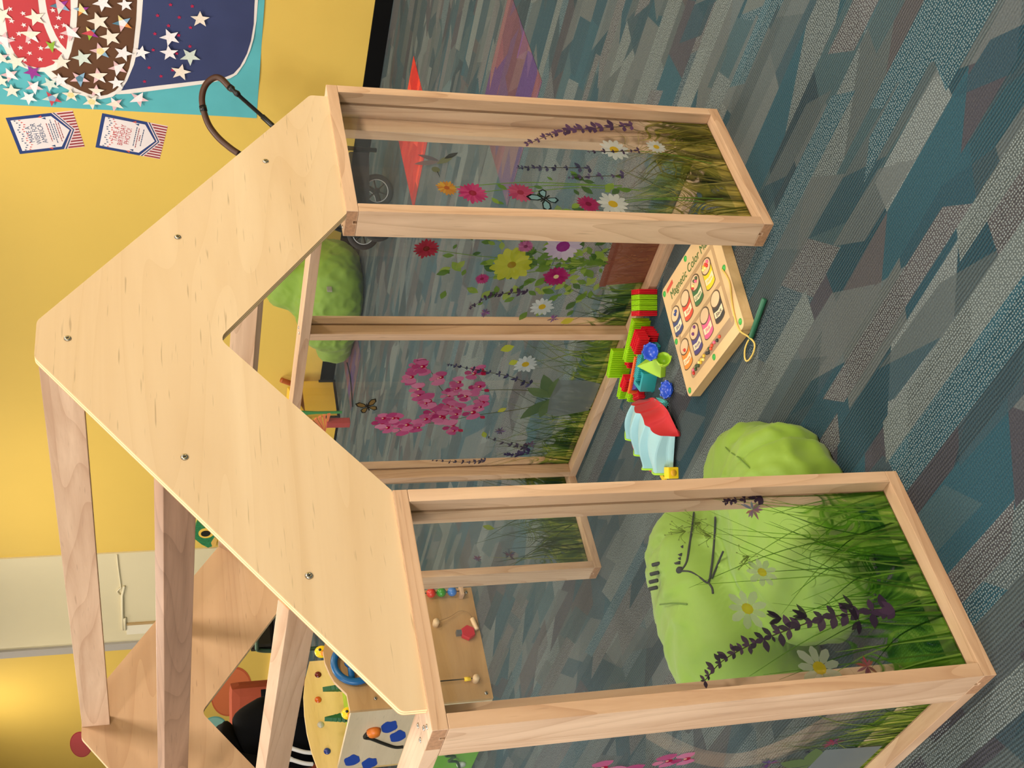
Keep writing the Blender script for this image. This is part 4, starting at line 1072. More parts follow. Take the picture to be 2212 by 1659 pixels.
w_['label'] = 'green magnet wand tied to the string'

# ------------------------------------------------------------------ bristle blocks and other small toys
def bristle(name, L, Wd, Hh, m, label, loc, rz, group='bristle building blocks', tilt=(0, 0), ribs=None, z=None):
    """toy brick: solid core with combs of thin fins on top, bottom and both ends"""
    t = thing(name, label, 'toy block', (loc[0], loc[1], loc[2]), rz, group)
    t.rotation_euler = (tilt[0], tilt[1], rz)
    bm = bmesh.new(); e = 0.0045 if L > .02 else .0028
    bx(bm, -L / 2 + e, L / 2 - e, -Wd / 2 + e, Wd / 2 - e, e, Hh - e, bev=.0008)
    obj('core', bm, m, t)
    bm = bmesh.new(); n = max(3, int(L / 0.0046))
    for k in range(n):
        x = -L / 2 + L * (k + .5) / n
        bx(bm, x - .0007, x + .0007, -Wd / 2, Wd / 2, e * .4, Hh - e * .4)
    n2 = max(2, int(Wd / .009))
    for k in range(n2):
        y = -Wd / 2 + Wd * (k + .5) / n2
        bx(bm, -L / 2, L / 2, y - .0009, y + .0009, 0, Hh)
    f = obj('bristles', bm, m, t)
    return t
LG = plain('toy_lime', (164, 214, 26), .35); TR = plain('toy_red', (214, 30, 44), .35); TT = plain('toy_teal', (50, 160, 168), .35); TB = plain('toy_blue', (40, 82, 196), .3); TN = plain('toy_navy', (50, 64, 150), .4); TO = plain('toy_orange', (232, 104, 48), .4); TY = plain('toy_yellow', (246, 206, 30), .35); LG2 = plain('toy_lime_light', (172, 216, 58), .35)
# the five blocks standing in a row beside the maze board
ang = math.atan2(.67, -.74)
for k, (m, nm) in enumerate(((TR, 'red bristle block nearest the doorway in the short row by the maze board'), (LG, 'first lime bristle block in the short row by the maze board'), (LG, 'middle lime bristle block in the short row by the maze board'),
                             (LG, 'last lime bristle block in the short row by the maze board'), (TR, 'red bristle block at the inner end of the short row by the maze board'))):
    c = Vector((1.150, .452)) + Vector((-.74, .67)) * (0.0118 * k)
    bristle('bristle_block', .0108, .046, .044, m, nm, (c.x, c.y, .0002), ang)
# heap
bristle('bristle_block', .105, .020, .042, LG, 'long lime bristle block standing along the bottom rail', (1.102, .556, 0), math.radians(108))
bristle('bristle_block', .05, .040, .03, TR, 'big red bristle block leaning on the long lime one', (1.070, .520, 0), math.radians(108))
bristle('bristle_block', .045, .036, .026, TR, 'red bristle block on top of the big red one', (1.052, .506, .0305), math.radians(100))
bristle('bristle_block', .070, .018, .052, LG, 'lime bristle block farthest into the corner of the heap', (1.122, .655, 0), math.radians(112))
bristle('bristle_block', .064, .020, .02, LG, 'low lime bristle block lying at the hem end of the heap', (1.094, .702, 0), math.radians(112))
bristle('bristle_block', .026, .026, .026, TR, 'small red bristle cube in the middle of the heap', (1.098, .622, 0), math.radians(110))
bristle('bristle_block', .028, .020, .022, LG2, 'small pale lime bristle block next to the red cube', (1.070, .584, 0), math.radians(105))
bristle('bristle_block', .034, .026, .034, TR, 'red bristle block between two lime ones near the cloth', (1.066, .660, 0), math.radians(100))
bristle('bristle_block', .036, .022, .022, LG, 'lime bristle block tucked behind the navy one', (1.045, .672, 0), math.radians(100))
bristle('bristle_block', .036, .030, .018, TR, 'red bristle block touching the folded cloth', (1.026, .648, 0), math.radians(60))
nb = thing('navy_block', 'plain navy toy block between red and lime bristle blocks', 'toy block', (1.032, .622, 0), math.radians(60))
bm = bmesh.new(); bx(bm, -.018, .018, -.014, .014, 0, .03, bev=.002); obj('body', bm, TN, nb)
ob = thing('orange_plate', 'flat orange bristle plate standing behind the teal window piece', 'toy block', (1.041, .604, 0), math.radians(112))
bm = bmesh.new(); bx(bm, -.045, .045, -.003, .003, 0, .036)
for k in range(22): bx(bm, -.044 + .004 * k, -.0428 + .004 * k, -.006, .006, .001, .035)
obj('body', bm, TO, ob)
tw = thing('teal_window_block', 'teal toy window frame piece lying in front of the heap', 'toy block', (1.012, .582, 0), math.radians(112))
bm = bmesh.new()
for a in ((-.022, .022, -.02, -.012), (-.022, .022, .012, .02), (-.022, -.013, -.012, .012), (.013, .022, -.012, .012)): bx(bm, a[0], a[1], a[2], a[3], 0, .034)
for k in range(9): bx(bm, -.024, .024, -.0215 + .005 * k, -.0203 + .005 * k, .002, .006)
obj('frame', bm, TT, tw)
tg = thing('teal_wing_block', 'long teal bristle plate propped up under the lime pyramid roof', 'toy block', (1.030, .545, 0), math.radians(112))
bm = bmesh.new(); bx(bm, -.042, .042, -.009, .009, 0, .040, bev=.001)
for k in range(18): bx(bm, -.041 + .0048 * k, -.0397 + .0048 * k, -.0115, .0115, .001, .041)
obj('body', bm, TT, tg)
py = thing('pyramid_roof', 'smooth lime pyramid roof piece resting on the teal plate', 'toy block', (1.001, .528, .0), math.radians(40))
bm = bmesh.new()
b_ = [bm.verts.new(p) for p in ((-.024, -.022, .012), (.024, -.022, .012), (.024, .022, .012), (-.024, .022, .012))]; ap = bm.verts.new((0, 0, .058)); lo = [bm.verts.new((v.co.x * .9, v.co.y * .9, 0)) for v in b_]
for i in range(4): bm.faces.new((b_[i], b_[(i + 1) % 4], ap)); bm.faces.new((lo[i], lo[(i + 1) % 4], b_[(i + 1) % 4], b_[i]))
bm.faces.new(lo[::-1]); obj('roof', bm, LG2, py)
def bowl(name, label, m, loc, r, h, tilt, notch=6, cat='toy cup'):
    t = thing(name, label, cat, loc)
    t.rotation_euler = tilt
    bm = bmesh.new(); seg = 30
    prof = [(0.001, 0.0), (r * .55, .0005), (r * .85, h * .45), (r, h), (r * .88, h), (r * .74, h * .5), (r * .45, .0032), (.001, .0026)]
    lathe(bm, prof, seg)
    obj('body', bm, m, t, smooth=True)
    bm = bmesh.new()
    for k in range(notch):
        a = 2 * math.pi * k / notch
        bx(bm, -.0022, .0022, -.001, .0018, h - .004, h + .0022, mat=Matrix.Rotation(a, 4, 'Z') @ Matrix.Translation((0, r * .97, 0)))
    obj('rim_tab', bm, m, t)
    return t
bowl('toy_bowl', 'round blue toy bowl lying open on the bare carpet', TB, (.932, .526, .0005), .0185, .014, (0.25, -.12, 0), 8)
bowl('toy_bowl', 'blue toy bowl perched on the red bristle blocks', TB, (.992, .472, .040), .0185, .014, (0.5, -.45, 0), 8)
bowl('toy_cup', 'lime toy cup tipped on its side below the blue bowl', LG2, (.975, .492, .016), .016, .024, (0.9, -1.0, 0.4), 3)
tb = thing('teal_cross_block', 'small teal star-section block lying beside the blue bowl', 'toy block', (.934, .570, .0065), math.atan2(-.054, -.063))
bm = bmesh.new()
for k in range(4): bx(bm, -.022, .022, -.0075, .0075, -.0009, .0009, mat=Matrix.Rotation(k * math.pi / 4 + .35, 4, 'X'))
bx(bm, -.018, .018, -.003, .003, -.003, .003); obj('body', bm, plain('toy_teal_pale', (104, 196, 194), .4), tb)
yb = thing('yellow_toy_block', 'small yellow toy block with a round orange button', 'toy block', (.785, .622, 0), math.radians(-38))
bm = bmesh.new(); bx(bm, -.012, .012, -.012, .012, 0, .023, bev=.002); obj('body', bm, TY, yb)
bm = bmesh.new(); lathe(bm, [(.0001, .0016), (.006, .0014), (.0068, 0)], 18, mat=Matrix.Translation((0, -.012, .0115)) @ Matrix.Rotation(math.pi / 2, 4, 'X')); obj('button', bm, plain('button_ochre', (224, 166, 40), .4), yb, smooth=True)
yc = thing('yellow_toy_chip', 'flat yellow toy chip half under the cloth hem', 'toy block', (.812, .676, 0), .3)
bm = bmesh.new(); bx(bm, -.012, .012, -.006, .006, 0, .006, bev=.001); obj('body', bm, TY, yc)

# folded play cloth: pleated pale blue skirt, red lining, lime hem
cl = thing('play_cloth', 'folded pale blue pleated cloth with red lining and lime hem', 'cloth', (.91, .65, 0))
CO = Vector((.91, .65, 0))
PB = fabric('pale_blue_fabric', (158, 200, 206)); RF = fabric('red_fabric', (196, 30, 40)); LH = fabric('lime_hem', (166, 212, 50))
waist = smooth_pts([(1.000, .640, .022), (.972, .622, .045), (.935, .600, .055), (.899, .578, .055), (.866, .578, .050), (.842, .566, .036), (.830, .556, .012)], 10)
hem = smooth_pts([(1.012, .735, .010), (.990, .735, .020), (.955, .730, .018), (.925, .724, .020), (.893, .708, .020), (.860, .700, .022), (.824, .668, .028), (.795, .640, .022), (.788, .628, .006)], 8)
def resample(P, n):
    L = [0.0]
    for a, b in zip(P, P[1:]): L.append(L[-1] + (b - a).length)
    out = []; j = 0
    for i in range(n):
        s_ = L[-1] * i / (n - 1)
        while j < len(L) - 2 and L[j + 1] < s_: j += 1
        t = (s_ - L[j]) / max(1e-9, L[j + 1] - L[j]); out.append(P[j].lerp(P[j + 1], t))
    return out
N, Mr = 96, 14
wa, he = resample(waist, N), resample(hem, N)
bm = bmesh.new(); g = []
def pleat(u):
    x = (u * 4.3) % 1.0
    return ((x / .88) ** .7 if x < .88 else (1 - x) / .12)
for i in range(N):
    u = i / (N - 1); row = []
    for j in range(Mr + 1):
        v = j / Mr; p = wa[i].lerp(he[i], v)
        fold = (pleat(u) - .5) * (.010 + .020 * v)
        bulge = .012 * math.sin(math.pi * min(1, v * 1.1)) * math.sin(math.pi * u) ** .5 if 0 < u < 1 else 0
        row.append(bm.verts.new(p - CO + Vector((0, 0, max(fold + bulge, .001 - p.z)))))
    g.append(row)
for i in range(N - 1):
    for j in range(Mr): bm.faces.new((g[i][j], g[i + 1][j], g[i + 1][j + 1], g[i][j + 1]))
hemline = [r_[-1].co.copy() for r_ in g]; waistline = [r_[0].co.copy() for r_ in g]
obj('pleated_skirt', bm, PB, cl)
bm = bmesh.new(); tube(bm, hemline, .0026, 6); obj('hem', bm, LH, cl, smooth=True)
bm = bmesh.new(); g = []
front = resample(smooth_pts([(.992, .628, .004), (.960, .585, .012), (.925, .560, .014), (.890, .540, .016), (.862, .538, .014), (.836, .544, .008), (.828, .553, .004)], 10), N)
for i in range(N):
    row = []
    for j in range(9):
        v = j / 8; p = (waistline[i] + CO).lerp(front[i], v); dip = -.016 * math.sin(math.pi * v)
        row.append(bm.verts.new(p - CO + Vector((0, 0, max(dip + .001, .001 - p.z)))))
    g.append(row)
for i in range(N - 1):
    for j in range(8): bm.faces.new((g[i][j], g[i + 1][j], g[i + 1][j + 1], g[i][j + 1]))
obj('lining', bm, RF, cl, smooth=True)
bm = bmesh.new(); g = []
for i in range(40):
    t = i / 39; a = Vector((.985 - .15 * t, .735 - .055 * t + .012 * math.sin(t * 9), .003)); b = a + Vector((.010, .032 * math.sin(math.pi * t) + .014, 0))
    g.append([bm.verts.new(a - CO + Vector((0, 0, .003))), bm.verts.new(b - CO)])
for i in range(39): bm.faces.new((g[i][0], g[i + 1][0], g[i + 1][1], g[i][1]))
obj('lining_tail', bm, RF, cl, smooth=True)

# ------------------------------------------------------------------ curved wooden rocker board on the left of the house (mirrored in the side pane)
rk = thing('rocker_board', 'curved pale wooden rocker rail on the carpet beside the playhouse side wall', 'toy', (-.30, .8, 0))
pts = smooth_pts([(.245, -.50, 0), (.20, -.26, 0), (.14, -.06, 0), (.05, .12, 0), (-.08, .3, 0)], 10)
bm = bmesh.new(); L_, R_ = [], []
for i, p_ in enumerate(pts):
    t_ = (pts[min(i + 1, len(pts) - 1)] - pts[max(i - 1, 0)]).normalized(); n_ = Vector((-t_.y, t_.x, 0)) * .012
    L_.append(tuple((p_ + n_)[:2])); R_.append(tuple((p_ - n_)[:2]))
prism(bm, L_ + R_[::-1], lambda a, b, d: (a, b, d), 0, .02); obj('curved_rail', bm, maple('Y'), rk)

# ------------------------------------------------------------------ wooden activity cube behind the playhouse
AX0, AX1, AY0, AY1 = 1.075, 1.492, 2.255, 2.71
cube = thing('activity_cube', 'wooden activity cube with blue steering wheel, gems and bead toys', 'activity toy', ((AX0 + AX1) / 2, (AY0 + AY1) / 2, 0))
AO = Vector(((AX0 + AX1) / 2, (AY0 + AY1) / 2, 0))
CBR = wood('cube_ply_tan', 'X', (176, 136, 88), (208, 168, 116), ringscale=8.0, contrast=.4); CPL = wood('cube_ply_pale', 'Y', (200, 180, 146), (224, 204, 172), ringscale=8.0, contrast=.3); CYL = wood('cube_ply_yellow', 'X', (206, 170, 104), (230, 198, 136), ringscale=9.0, contrast=.3)
def cobj(name, bm, m, smooth=False, parent=None):
    return obj(name, bm, m, parent or cube, loc=-AO, smooth=smooth)
front_pts = [(AX0, 0), (AX1, 0), (AX1, .462), (1.40, .47), (1.36, .50), (1.33, .522), (1.29, .534), (1.25, .532), (1.21, .521), (1.18, .509), (1.155, .490), (1.134, .474), (AX0, .470)]
bm = bmesh.new(); prism(bm, front_pts, lambda a, b, d: (a, d, b), AY0, AY0 + .014); cobj('front_panel', bm, CBR)
bm = bmesh.new(); prism(bm, [(AY0 + .014, .0), (AY1, .0), (AY1, .462), (AY0 + .014, .466)], lambda a, b, d: (d, a, b), AX0, AX0 + .014); cobj('side_panel', bm, CPL)
bm = bmesh.new(); prism(bm, [(AY0 + .014, .0), (AY1, .0), (AY1, .462), (AY0 + .014, .466)], lambda a, b, d: (d, a, b), AX1 - .014, AX1); cobj('side_panel', bm, CPL)
gem_pts = [(AX0, 0), (AX1, 0), (AX1, .520), (1.42, .543), (1.36, .553), (1.29, .556), (1.22, .553), (1.15, .543), (AX0, .525)]
bm = bmesh.new(); prism(bm, gem_pts, lambda a, b, d: (a, d, b), AY1, AY1 + .014); cobj('back_panel', bm, CYL)
bm = bmesh.new(); bx(bm, AX0 + .014, AX1 - .014, AY0 + .014, AY1, .40, .415); cobj('green_tray', bm, plain('cube_green', (168, 206, 60), .5, var=.05))
bm = bmesh.new(); tube(bm, smooth_pts([(1.12, 2.33, .418), (1.13, 2.45, .418), (1.2, 2.52, .418), (1.14, 2.6, .418), (1.25, 2.66, .418)], 8), .003, 6); cobj('track', bm, BLACK)
gp = plain('cube_green_panel', (108, 172, 40), .5)
bm = bmesh.new(); prism(bm, [(2.36, .002), (2.80, .002), (2.80, .20), (2.36, .20)], lambda a, b, d: (AX0 - .045 + b * .16 - d, a, b), 0, .012); cobj('green_side_panel', bm, gp)
bm = bmesh.new(); tube(bm, smooth_pts([(AX0 - .058, 2.50, .10), (AX0 - .06, 2.54, .12), (AX0 - .06, 2.555, .085), (AX0 - .06, 2.59, .10), (AX0 - .062, 2.60, .07), (AX0 - .064, 2.66, .05)], 8), .005, 6); cobj('groove', bm, plain('groove_dark_green', (40, 74, 24), .7), True)
for y_, z_, c_ in ((2.50, .135, (226, 180, 40)), (2.645, .045, (214, 216, 200))):
    bm = bmesh.new(); lathe(bm, [(.0001, .012), (.014, .011), (.017, .004), (.017, 0)], 16, mat=Matrix.Translation((AX0 - .056 + z_ * .14, y_, z_)) @ Matrix.Rotation(-math.pi / 2, 4, 'Y')); cobj('slider', bm, plain('slider_%d' % c_[0], c_, .4), True)
# steering wheel
bm = bmesh.new(); WC = Vector((1.232, AY0 - .016, .440))
ringp = [WC + Vector((.066 * math.cos(a), 0, .066 * math.sin(a))) for a in [2 * math.pi * k / 36 for k in range(36)]]
tube(bm, ringp, .012, 10, closed=True)
bx(bm, WC.x - .064, WC.x + .064, WC.y - .006, WC.y + .006, WC.z + .006, WC.z + .024); lathe(bm, [(.0001, .014), (.018, .012), (.02, 0)], 16, mat=Matrix.Translation((WC.x, WC.y - .004, WC.z + .015)) @ Matrix.Rotation(math.pi / 2, 4, 'X'))
cobj('steering_wheel', bm, plain('wheel_blue', (24, 96, 150), .35), True)
# gems
for gx, gz, c_ in ((1.437, .494, (96, 20, 18)), (1.340, .503, (190, 84, 24)), (1.245, .503, (170, 164, 146)), (1.146, .490, (36, 52, 120))):
    bm = bmesh.new(); lathe(bm, [(.0001, .008), (.007, .0065), (.012, .001), (.0125, 0)], 18, mat=Matrix.Translation((gx, AY1, gz)) @ Matrix.Rotation(math.pi / 2, 4, 'X')); cobj('gem', bm, plain('gem_%d' % c_[0], c_, .12), True)
# trees and giraffes on the tray
DG = plain('tree_green', (16, 84, 46), .5)
def tree(x_, y_, turn):
    bm = bmesh.new()
    prof = [(.004, 0), (.022, .0)]
    for k in range(5): r_ = .024 - .0042 * k; prof += [(r_, .006 + .014 * k), (r_ * .62, .018 + .014 * k)]
    prof += [(.001, .088)]
    pts_ = [(a, b) for a, b in prof] + [(-a, b) for a, b in reversed(prof)]
    prism(bm, pts_, lambda a, b, d: tuple(Matrix.Rotation(turn, 3, 'Z') @ Vector((a, d, b)) + Vector((x_, y_, .418))), -.008, .008)
    cobj('tree', bm, DG)
tree(1.30, 2.55, 1.45); tree(1.205, 2.58, .5)
def giraffe(x_, y_, z_):
    bm = bmesh.new(); bmesh.ops.create_uvsphere(bm, u_segments=14, v_segments=10, radius=.021, matrix=Matrix.Translation((x_, y_, z_)) @ Matrix.Diagonal((1, 1, 1.15, 1)))
    h = cobj('giraffe_head', bm, TY, True)
    bm = bmesh.new(); bmesh.ops.create_uvsphere(bm, u_segments=10, v_segments=8, radius=.011, matrix=Matrix.Translation((x_ - .012, y_ - .013, z_ - .004))); cobj('spot', bm, plain('spot_orange', (226, 140, 40), .4), True)
    bm = bmesh.new(); bmesh.ops.create_uvsphere(bm, u_segments=8, v_segments=6, radius=.005, matrix=Matrix.Translation((x_ - .002, y_ - .02, z_ + .008))); cobj('eye', bm, BLACK, True)
    bm = bmesh.new(); tube(bm, [(x_, y_, .415), (x_, y_, z_ - .012)], .008, 8); cobj('neck', bm, TY, True)
giraffe(1.375, 2.42, .515); giraffe(1.135, 2.40, .452)
# blue splashes, wire track and orange slider on the pale side
def spot(y_, z_, r_):
    pts_ = [(y_ + 1.6 * r_ * (1 + .14 * math.sin(5 * a + y_ * 40) * (1 if math.cos(a) < 0 else .2)) * math.cos(a), z_ + r_ * (1 + .1 * math.sin(4 * a)) * math.sin(a)) for a in [2 * math.pi * k / 26 for k in range(26)]]
    bm = bmesh.new(); prism(bm, pts_, lambda a, b, d: (AX0 - d, a, b), 0, .0015); cobj('blue_splash', bm, plain('splash_blue', (24, 66, 158), .45))
for y_, z_ in ((2.40, .325), (2.48, .285), (2.64, .42), (2.68, .355), (2.34, .20), (2.56, .16)): spot(y_, z_, .027)
bm = bmesh.new(); tube(bm, smooth_pts([(AX0 - .003, 2.40, .385), (AX0 - .003, 2.455, .400), (AX0 - .003, 2.475, .375), (AX0 - .003, 2.52, .33), (AX0 - .003, 2.56, .285), (AX0 - .003, 2.565, .255)], 8), .006, 6); cobj('curved_slot', bm, plain('slot_dark', (40, 36, 26), .8), True)
bm = bmesh.new(); lathe(bm, [(.0001, .022), (.018, .02), (.024, .008), (.024, 0)], 18, mat=Matrix.Translation((AX0, 2.415, .375)) @ Matrix.Rotation(-math.pi / 2, 4, 'Y')); cobj('orange_slider', bm, plain('slider_orange', (226, 122, 36), .4), True)
# toys on the tan front panel
for k, (bz, c_) in enumerate(((.150, (210, 60, 50)), (.114, (52, 142, 34)), (.076, (56, 116, 190)))):
    bm = bmesh.new(); bmesh.ops.create_uvsphere(bm, u_segments=16, v_segments=12, radius=.0165, matrix=Matrix.Translation((1.468, AY0 - .020, bz))); cobj('bead', bm, plain('cube_bead_%d' % k, c_, .25), True)
bm = bmesh.new(); tube(bm, [(1.468, AY0 - .02, .05), (1.468, AY0 - .02, .30)], .002, 6); cobj('bead_rod', bm, plain('steel_rod', (120, 118, 112), .3, metal=1), True)
for z_ in (.044, .30):
    bm = bmesh.new(); bx(bm, 1.447, 1.485, AY0 - .034, AY0, z_ - .007, z_ + .007, bev=.004); cobj('rod_holder', bm, maple('X'))
PEG = plain('peg_wood', (226, 192, 148), .5)
for px_, pz in ((1.356, .150), (1.141, .050)):
    bm = bmesh.new(); lathe(bm, [(.0001, .03), (.0095, .029), (.0115, .024), (.0115, 0)], 16, mat=Matrix.Translation((px_, AY0, pz)) @ Matrix.Rotation(math.pi / 2, 4, 'X')); cobj('peg', bm, PEG, True)
bm = bmesh.new(); tube(bm, smooth_pts([(1.356, AY0 - .02, .148), (1.375, AY0 - .012, .10), (1.395, AY0 - .012, .06), (1.385, AY0 - .012, .03), (1.36, AY0 - .012, .022)], 8), .0011, 5); cobj('cord', bm, plain('cord_tan', (150, 116, 70), .8), True)
bm = bmesh.new(); lathe(bm, [(.0001, .046), (.0075, .045), (.0085, .042), (.0085, .002), (.006, 0)], 14, mat=Matrix.Translation((1.365, AY0 - .012, .022)) @ Matrix.Rotation(-math.pi / 2 - .2, 4, 'Y')); cobj('mallet', bm, PEG, True)
bm = bmesh.new(); lathe(bm, [(.0001, .018), (.024, .018), (.026, .014), (.026, 0)], 6, mat=Matrix.Translation((1.312, AY0 - .002, .046)) @ Matrix.Rotation(math.pi / 2, 4, 'X')); cobj('red_nut', bm, plain('nut_red', (190, 26, 44), .35))
bm = bmesh.new(); bx(bm, 1.306, 1.322, AY0 - .018, AY0, .064, .086, bev=.001); cobj('bolt', bm, plain('bolt_grey', (122, 122, 124), .4, metal=.6))
bm = bmesh.new(); tube(bm, [(1.144, AY0 - .012, .06), (1.144, AY0 - .012, .30)], .002, 6); cobj('slide_rod', bm, plain('steel_rod', (120, 118, 112), .3, metal=1), True)
bm = bmesh.new(); tube(bm, [(1.1435, AY0 - .012, .067), (1.1435, AY0 - .012, .088)], .007, 10); cobj('slide_ring', bm, TY, True)
for px_, pz in ((1.094, .021), (1.474, .021), (1.11, .385), (1.474, .40)):
    s_ = link('bolt_head', SCREW, cube, Vector((px_, AY0, pz)) - AO, (math.pi / 2, 0, 0)); s_.scale = (1.25, 1.25, 1.6)

# ------------------------------------------------------------------ stroller parked by the mural
st = thing('stroller', 'black folding stroller with brown leather push handle parked by the mural', 'stroller', (3.5, 2.2, 0))
SO = Vector((3.5, 2.2, 0))
SB = plain('stroller_black', (14, 14, 15), .4); LEA = plain('brown_leather', (74, 44, 28), .5, bump=.2, bscale=300, var=.12)
def sp_(pts_): return [Vector(p_) - SO for p_ in pts_]
# push handle: a wide U on two telescopic bars
arc = smooth_pts([(3.489, 1.997, 0.7), (3.518, 1.988, 0.737), (3.56, 1.97, 0.783), (3.609, 1.943, 0.82), (3.667, 1.903, 0.841), (3.707, 1.869, 0.843), (3.738, 1.837, 0.827), (3.752, 1.812, 0.795), (3.743, 1.808, 0.766), (3.71, 1.823, 0.734)], 6)
tube_obj('handle_grip', sp_(arc), .0135, LEA, st, 12)
tube_obj('grip_band', sp_([(3.652, 1.913, .837), (3.672, 1.899, .842)]), .0155, SB, st, 12)
tube_obj('joint', sp_([(3.71, 1.823, .734), (3.70, 1.826, .722), (3.694, 1.829, .716), (3.683, 1.834, .703), (3.675, 1.838, .694)]), [.015, .015, .009, .014, .010], SB, st, 10)
tube_obj('joint', sp_([(3.489, 1.997, .70), (3.48, 2.002, .69), (3.471, 2.006, .682), (3.455, 2.011, .663), (3.447, 2.014, .655)]), [.015, .015, .009, .014, .010], SB, st, 10)
tube_obj('push_bar', sp_([(3.679, 1.836, .70), (3.59, 1.873, .603), (3.589, 1.874, .602), (3.50, 1.92, .50)]), [.0085, .0085, .0115, .0115], SB, st, 10)
tube_obj('push_bar', sp_([(3.45, 2.013, .66), (3.37, 2.06, .56), (3.369, 2.061, .559), (3.31, 2.10, .48)]), [.0085, .0085, .0115, .0115], SB, st, 10)
LAT = Vector((.76, -.65, 0)).normalized(); DEPV = Vector((.65, .76, 0)).normalized()
SCN = Vector((3.46, 2.12, 0))                       # middle of the chassis
def sq(l, d, z): return SCN + LAT * l + DEPV * d + Vector((0, 0, z))
def sbox(name, l0, l1, d0, d1, z0, z1, m, bev=.015):
    bm = bmesh.new(); bx(bm, l0, l1, d0, d1, z0, z1, bev=bev, mat=Matrix.Translation(SCN - SO) @ frame_m((0, 0, 0), LAT, (0, 0, 1))); return obj(name, bm, m, st)
sbox('hinge_housing', .10, .19, -.10, .0, .47, .60, SB, .025)
sbox('hinge_housing', -.19, -.10, -.10, .0, .44, .56, SB, .025)
FAB = plain('stroller_fabric', (26, 26, 30), .8)
sbox('seat', -.16, .16, -.04, .20, .26, .33, FAB); sbox('backrest', -.16, .16, -.08, -.02, .30, .62 - .14, FAB)
sbox('basket', -.15, .15, 0, .34, .13, .22, plain('stroller_basket', (20, 20, 23), .85))
for l in (-.17, .17):
    tube_obj('frame_tube', [sq(l, -.05, .48) - SO, sq(l, .08, .30) - SO, sq(l, .42, .12) - SO], .011, SB, st, 10)
    tube_obj('frame_tube', [sq(l, .02, .36) - SO, sq(l, .06, .09) - SO], .010, SB, st, 10)
def wheel(c_, axis_, r_):
    M_ = Matrix.Translation(Vector((c_.x, c_.y, r_)) - SO) @ frame_m((0, 0, 0), (0, 0, 1), axis_)
    bm = bmesh.new(); tube(bm, [M_ @ Vector(((r_ - .014) * math.cos(a), (r_ - .014) * math.sin(a), 0)) for a in [2 * math.pi * k / 32 for k in range(32)]], .014, 10, closed=True)
    w0 = obj('wheel', bm, plain('tyre_black', (22, 22, 24), .8), st, smooth=True)
    bm = bmesh.new(); tube(bm, [M_ @ Vector(((r_ - .027) * math.cos(a), (r_ - .027) * math.sin(a), -.010)) for a in [2 * math.pi * k / 32 for k in range(32)]], .0024, 6, closed=True)
    obj('rim_ring', bm, plain('rim_silver', (196, 198, 200), .3), w0, smooth=True)
    bm = bmesh.new(); lathe(bm, [(.0001, .012), (.012, .011), (.014, -.011), (.0001, -.012)], 14, mat=M_)
    for k in range(6): bx(bm, 0, r_ - .024, -.003, .003, -.003, .003, mat=M_ @ Matrix.Rotation(k * math.pi / 3 + .3, 4, 'Z'))
    obj('hub', bm, SB, w0)
wheel(Vector((3.542, 2.218, 0)), DEPV, .078)
wheel(Vector((3.42, 2.31, 0)), DEPV, .078)
wheel(sq(.0, .44, 0), DEPV, .078)
wheel(sq(-.15, .50, 0), DEPV, .078)

# ------------------------------------------------------------------ toys at the far end of the room
yx = thing('yellow_toy_chest', 'low yellow toy chest with open lid standing by the far yellow wall', 'toy chest', (3.97, 4.36, 0))
YB = plain('chest_yellow', (232, 186, 62), .5)
bm = bmesh.new()
for a in ((-.14, .14, -.16, -.145, .0, .20), (-.14, .14, .145, .16, .0, .20), (-.14, -.125, -.145, .145, .0, .20), (.125, .14, -.145, .145, .0, .20), (-.14, .14, -.16, .16, .0, .015)): bx(bm, *a)
obj('box', bm, YB, yx)
bm = bmesh.new(); bx(bm, -.15, .12, -.17, .17, 0, .016, bev=.004); o = obj('lid', bm, YB, yx, (-.02, 0, .235)); o.rotation_euler = (0, -.35, .0)
bm = bmesh.new()
for dx in (-.15, .13):
    for dy in (-.17, .15): bx(bm, dx, dx + .012, dy, dy + .012, 0, .1)
obj('corner_post', bm, plain('chest_black', (20, 18, 16), .6), yx)
sk = thing('orange_toy_stick', 'bent orange toy stick fixed to the wall above the yellow chest', 'toy', (WX, 4.22, .25))
tube_obj('stick', smooth_pts([(0, .06, -.06), (-.015, .05, -.05), (-.03, .04, -.01), (-.032, .02, .03), (-.03, 0, .07)], 6), [.012] * 14 + [.016] * 11, plain('stick_orange', (178, 92, 44), .5), sk, 8)
lf = thing('green_toy_leaf', 'small green leaf-shaped toy standing in front of the yellow chest', 'toy', (3.80, 4.12, 0))
bm = bmesh.new(); prism(bm, [(-.008, .0), (-.008, .15), (-.012, .19), (-.018, .24), (-.010, .28), (0, .305), (.010, .28), (.018, .24), (.012, .19), (.008, .15), (.008, 0)], lambda a, b, d: (d, a, b), -.004, .004); obj('leaf', bm, plain('leaf_toy_green', (60, 140, 70), .5), lf)
fn = thing('orange_toy_fan', 'orange ribbed toy fin with a red block under it', 'toy', (3.58, 3.95, 0))
bm = bmesh.new()
for k in range(7):
    a0_ = math.radians(100 + 11 * k); a1_ = a0_ + math.radians(9)
    prism(bm, [(.07 - .01 * math.cos(a0_), .13), (.07 + .16 * math.cos(a0_), .13 + .115 * math.sin(a0_) - .004 * k), (.07 + .16 * math.cos(a1_), .13 + .115 * math.sin(a1_) - .004 * k)], lambda a, b, d: (d, a, b), -.006 + .002 * (k % 2), .006)
obj('fin', bm, plain('fin_orange', (226, 122, 70), .5), fn)
bm = bmesh.new(); bx(bm, -.02, .02, -.028, .012, .0, .13, bev=.003); obj('red_block', bm, plain('fin_red', (176, 64, 60), .5), fn)

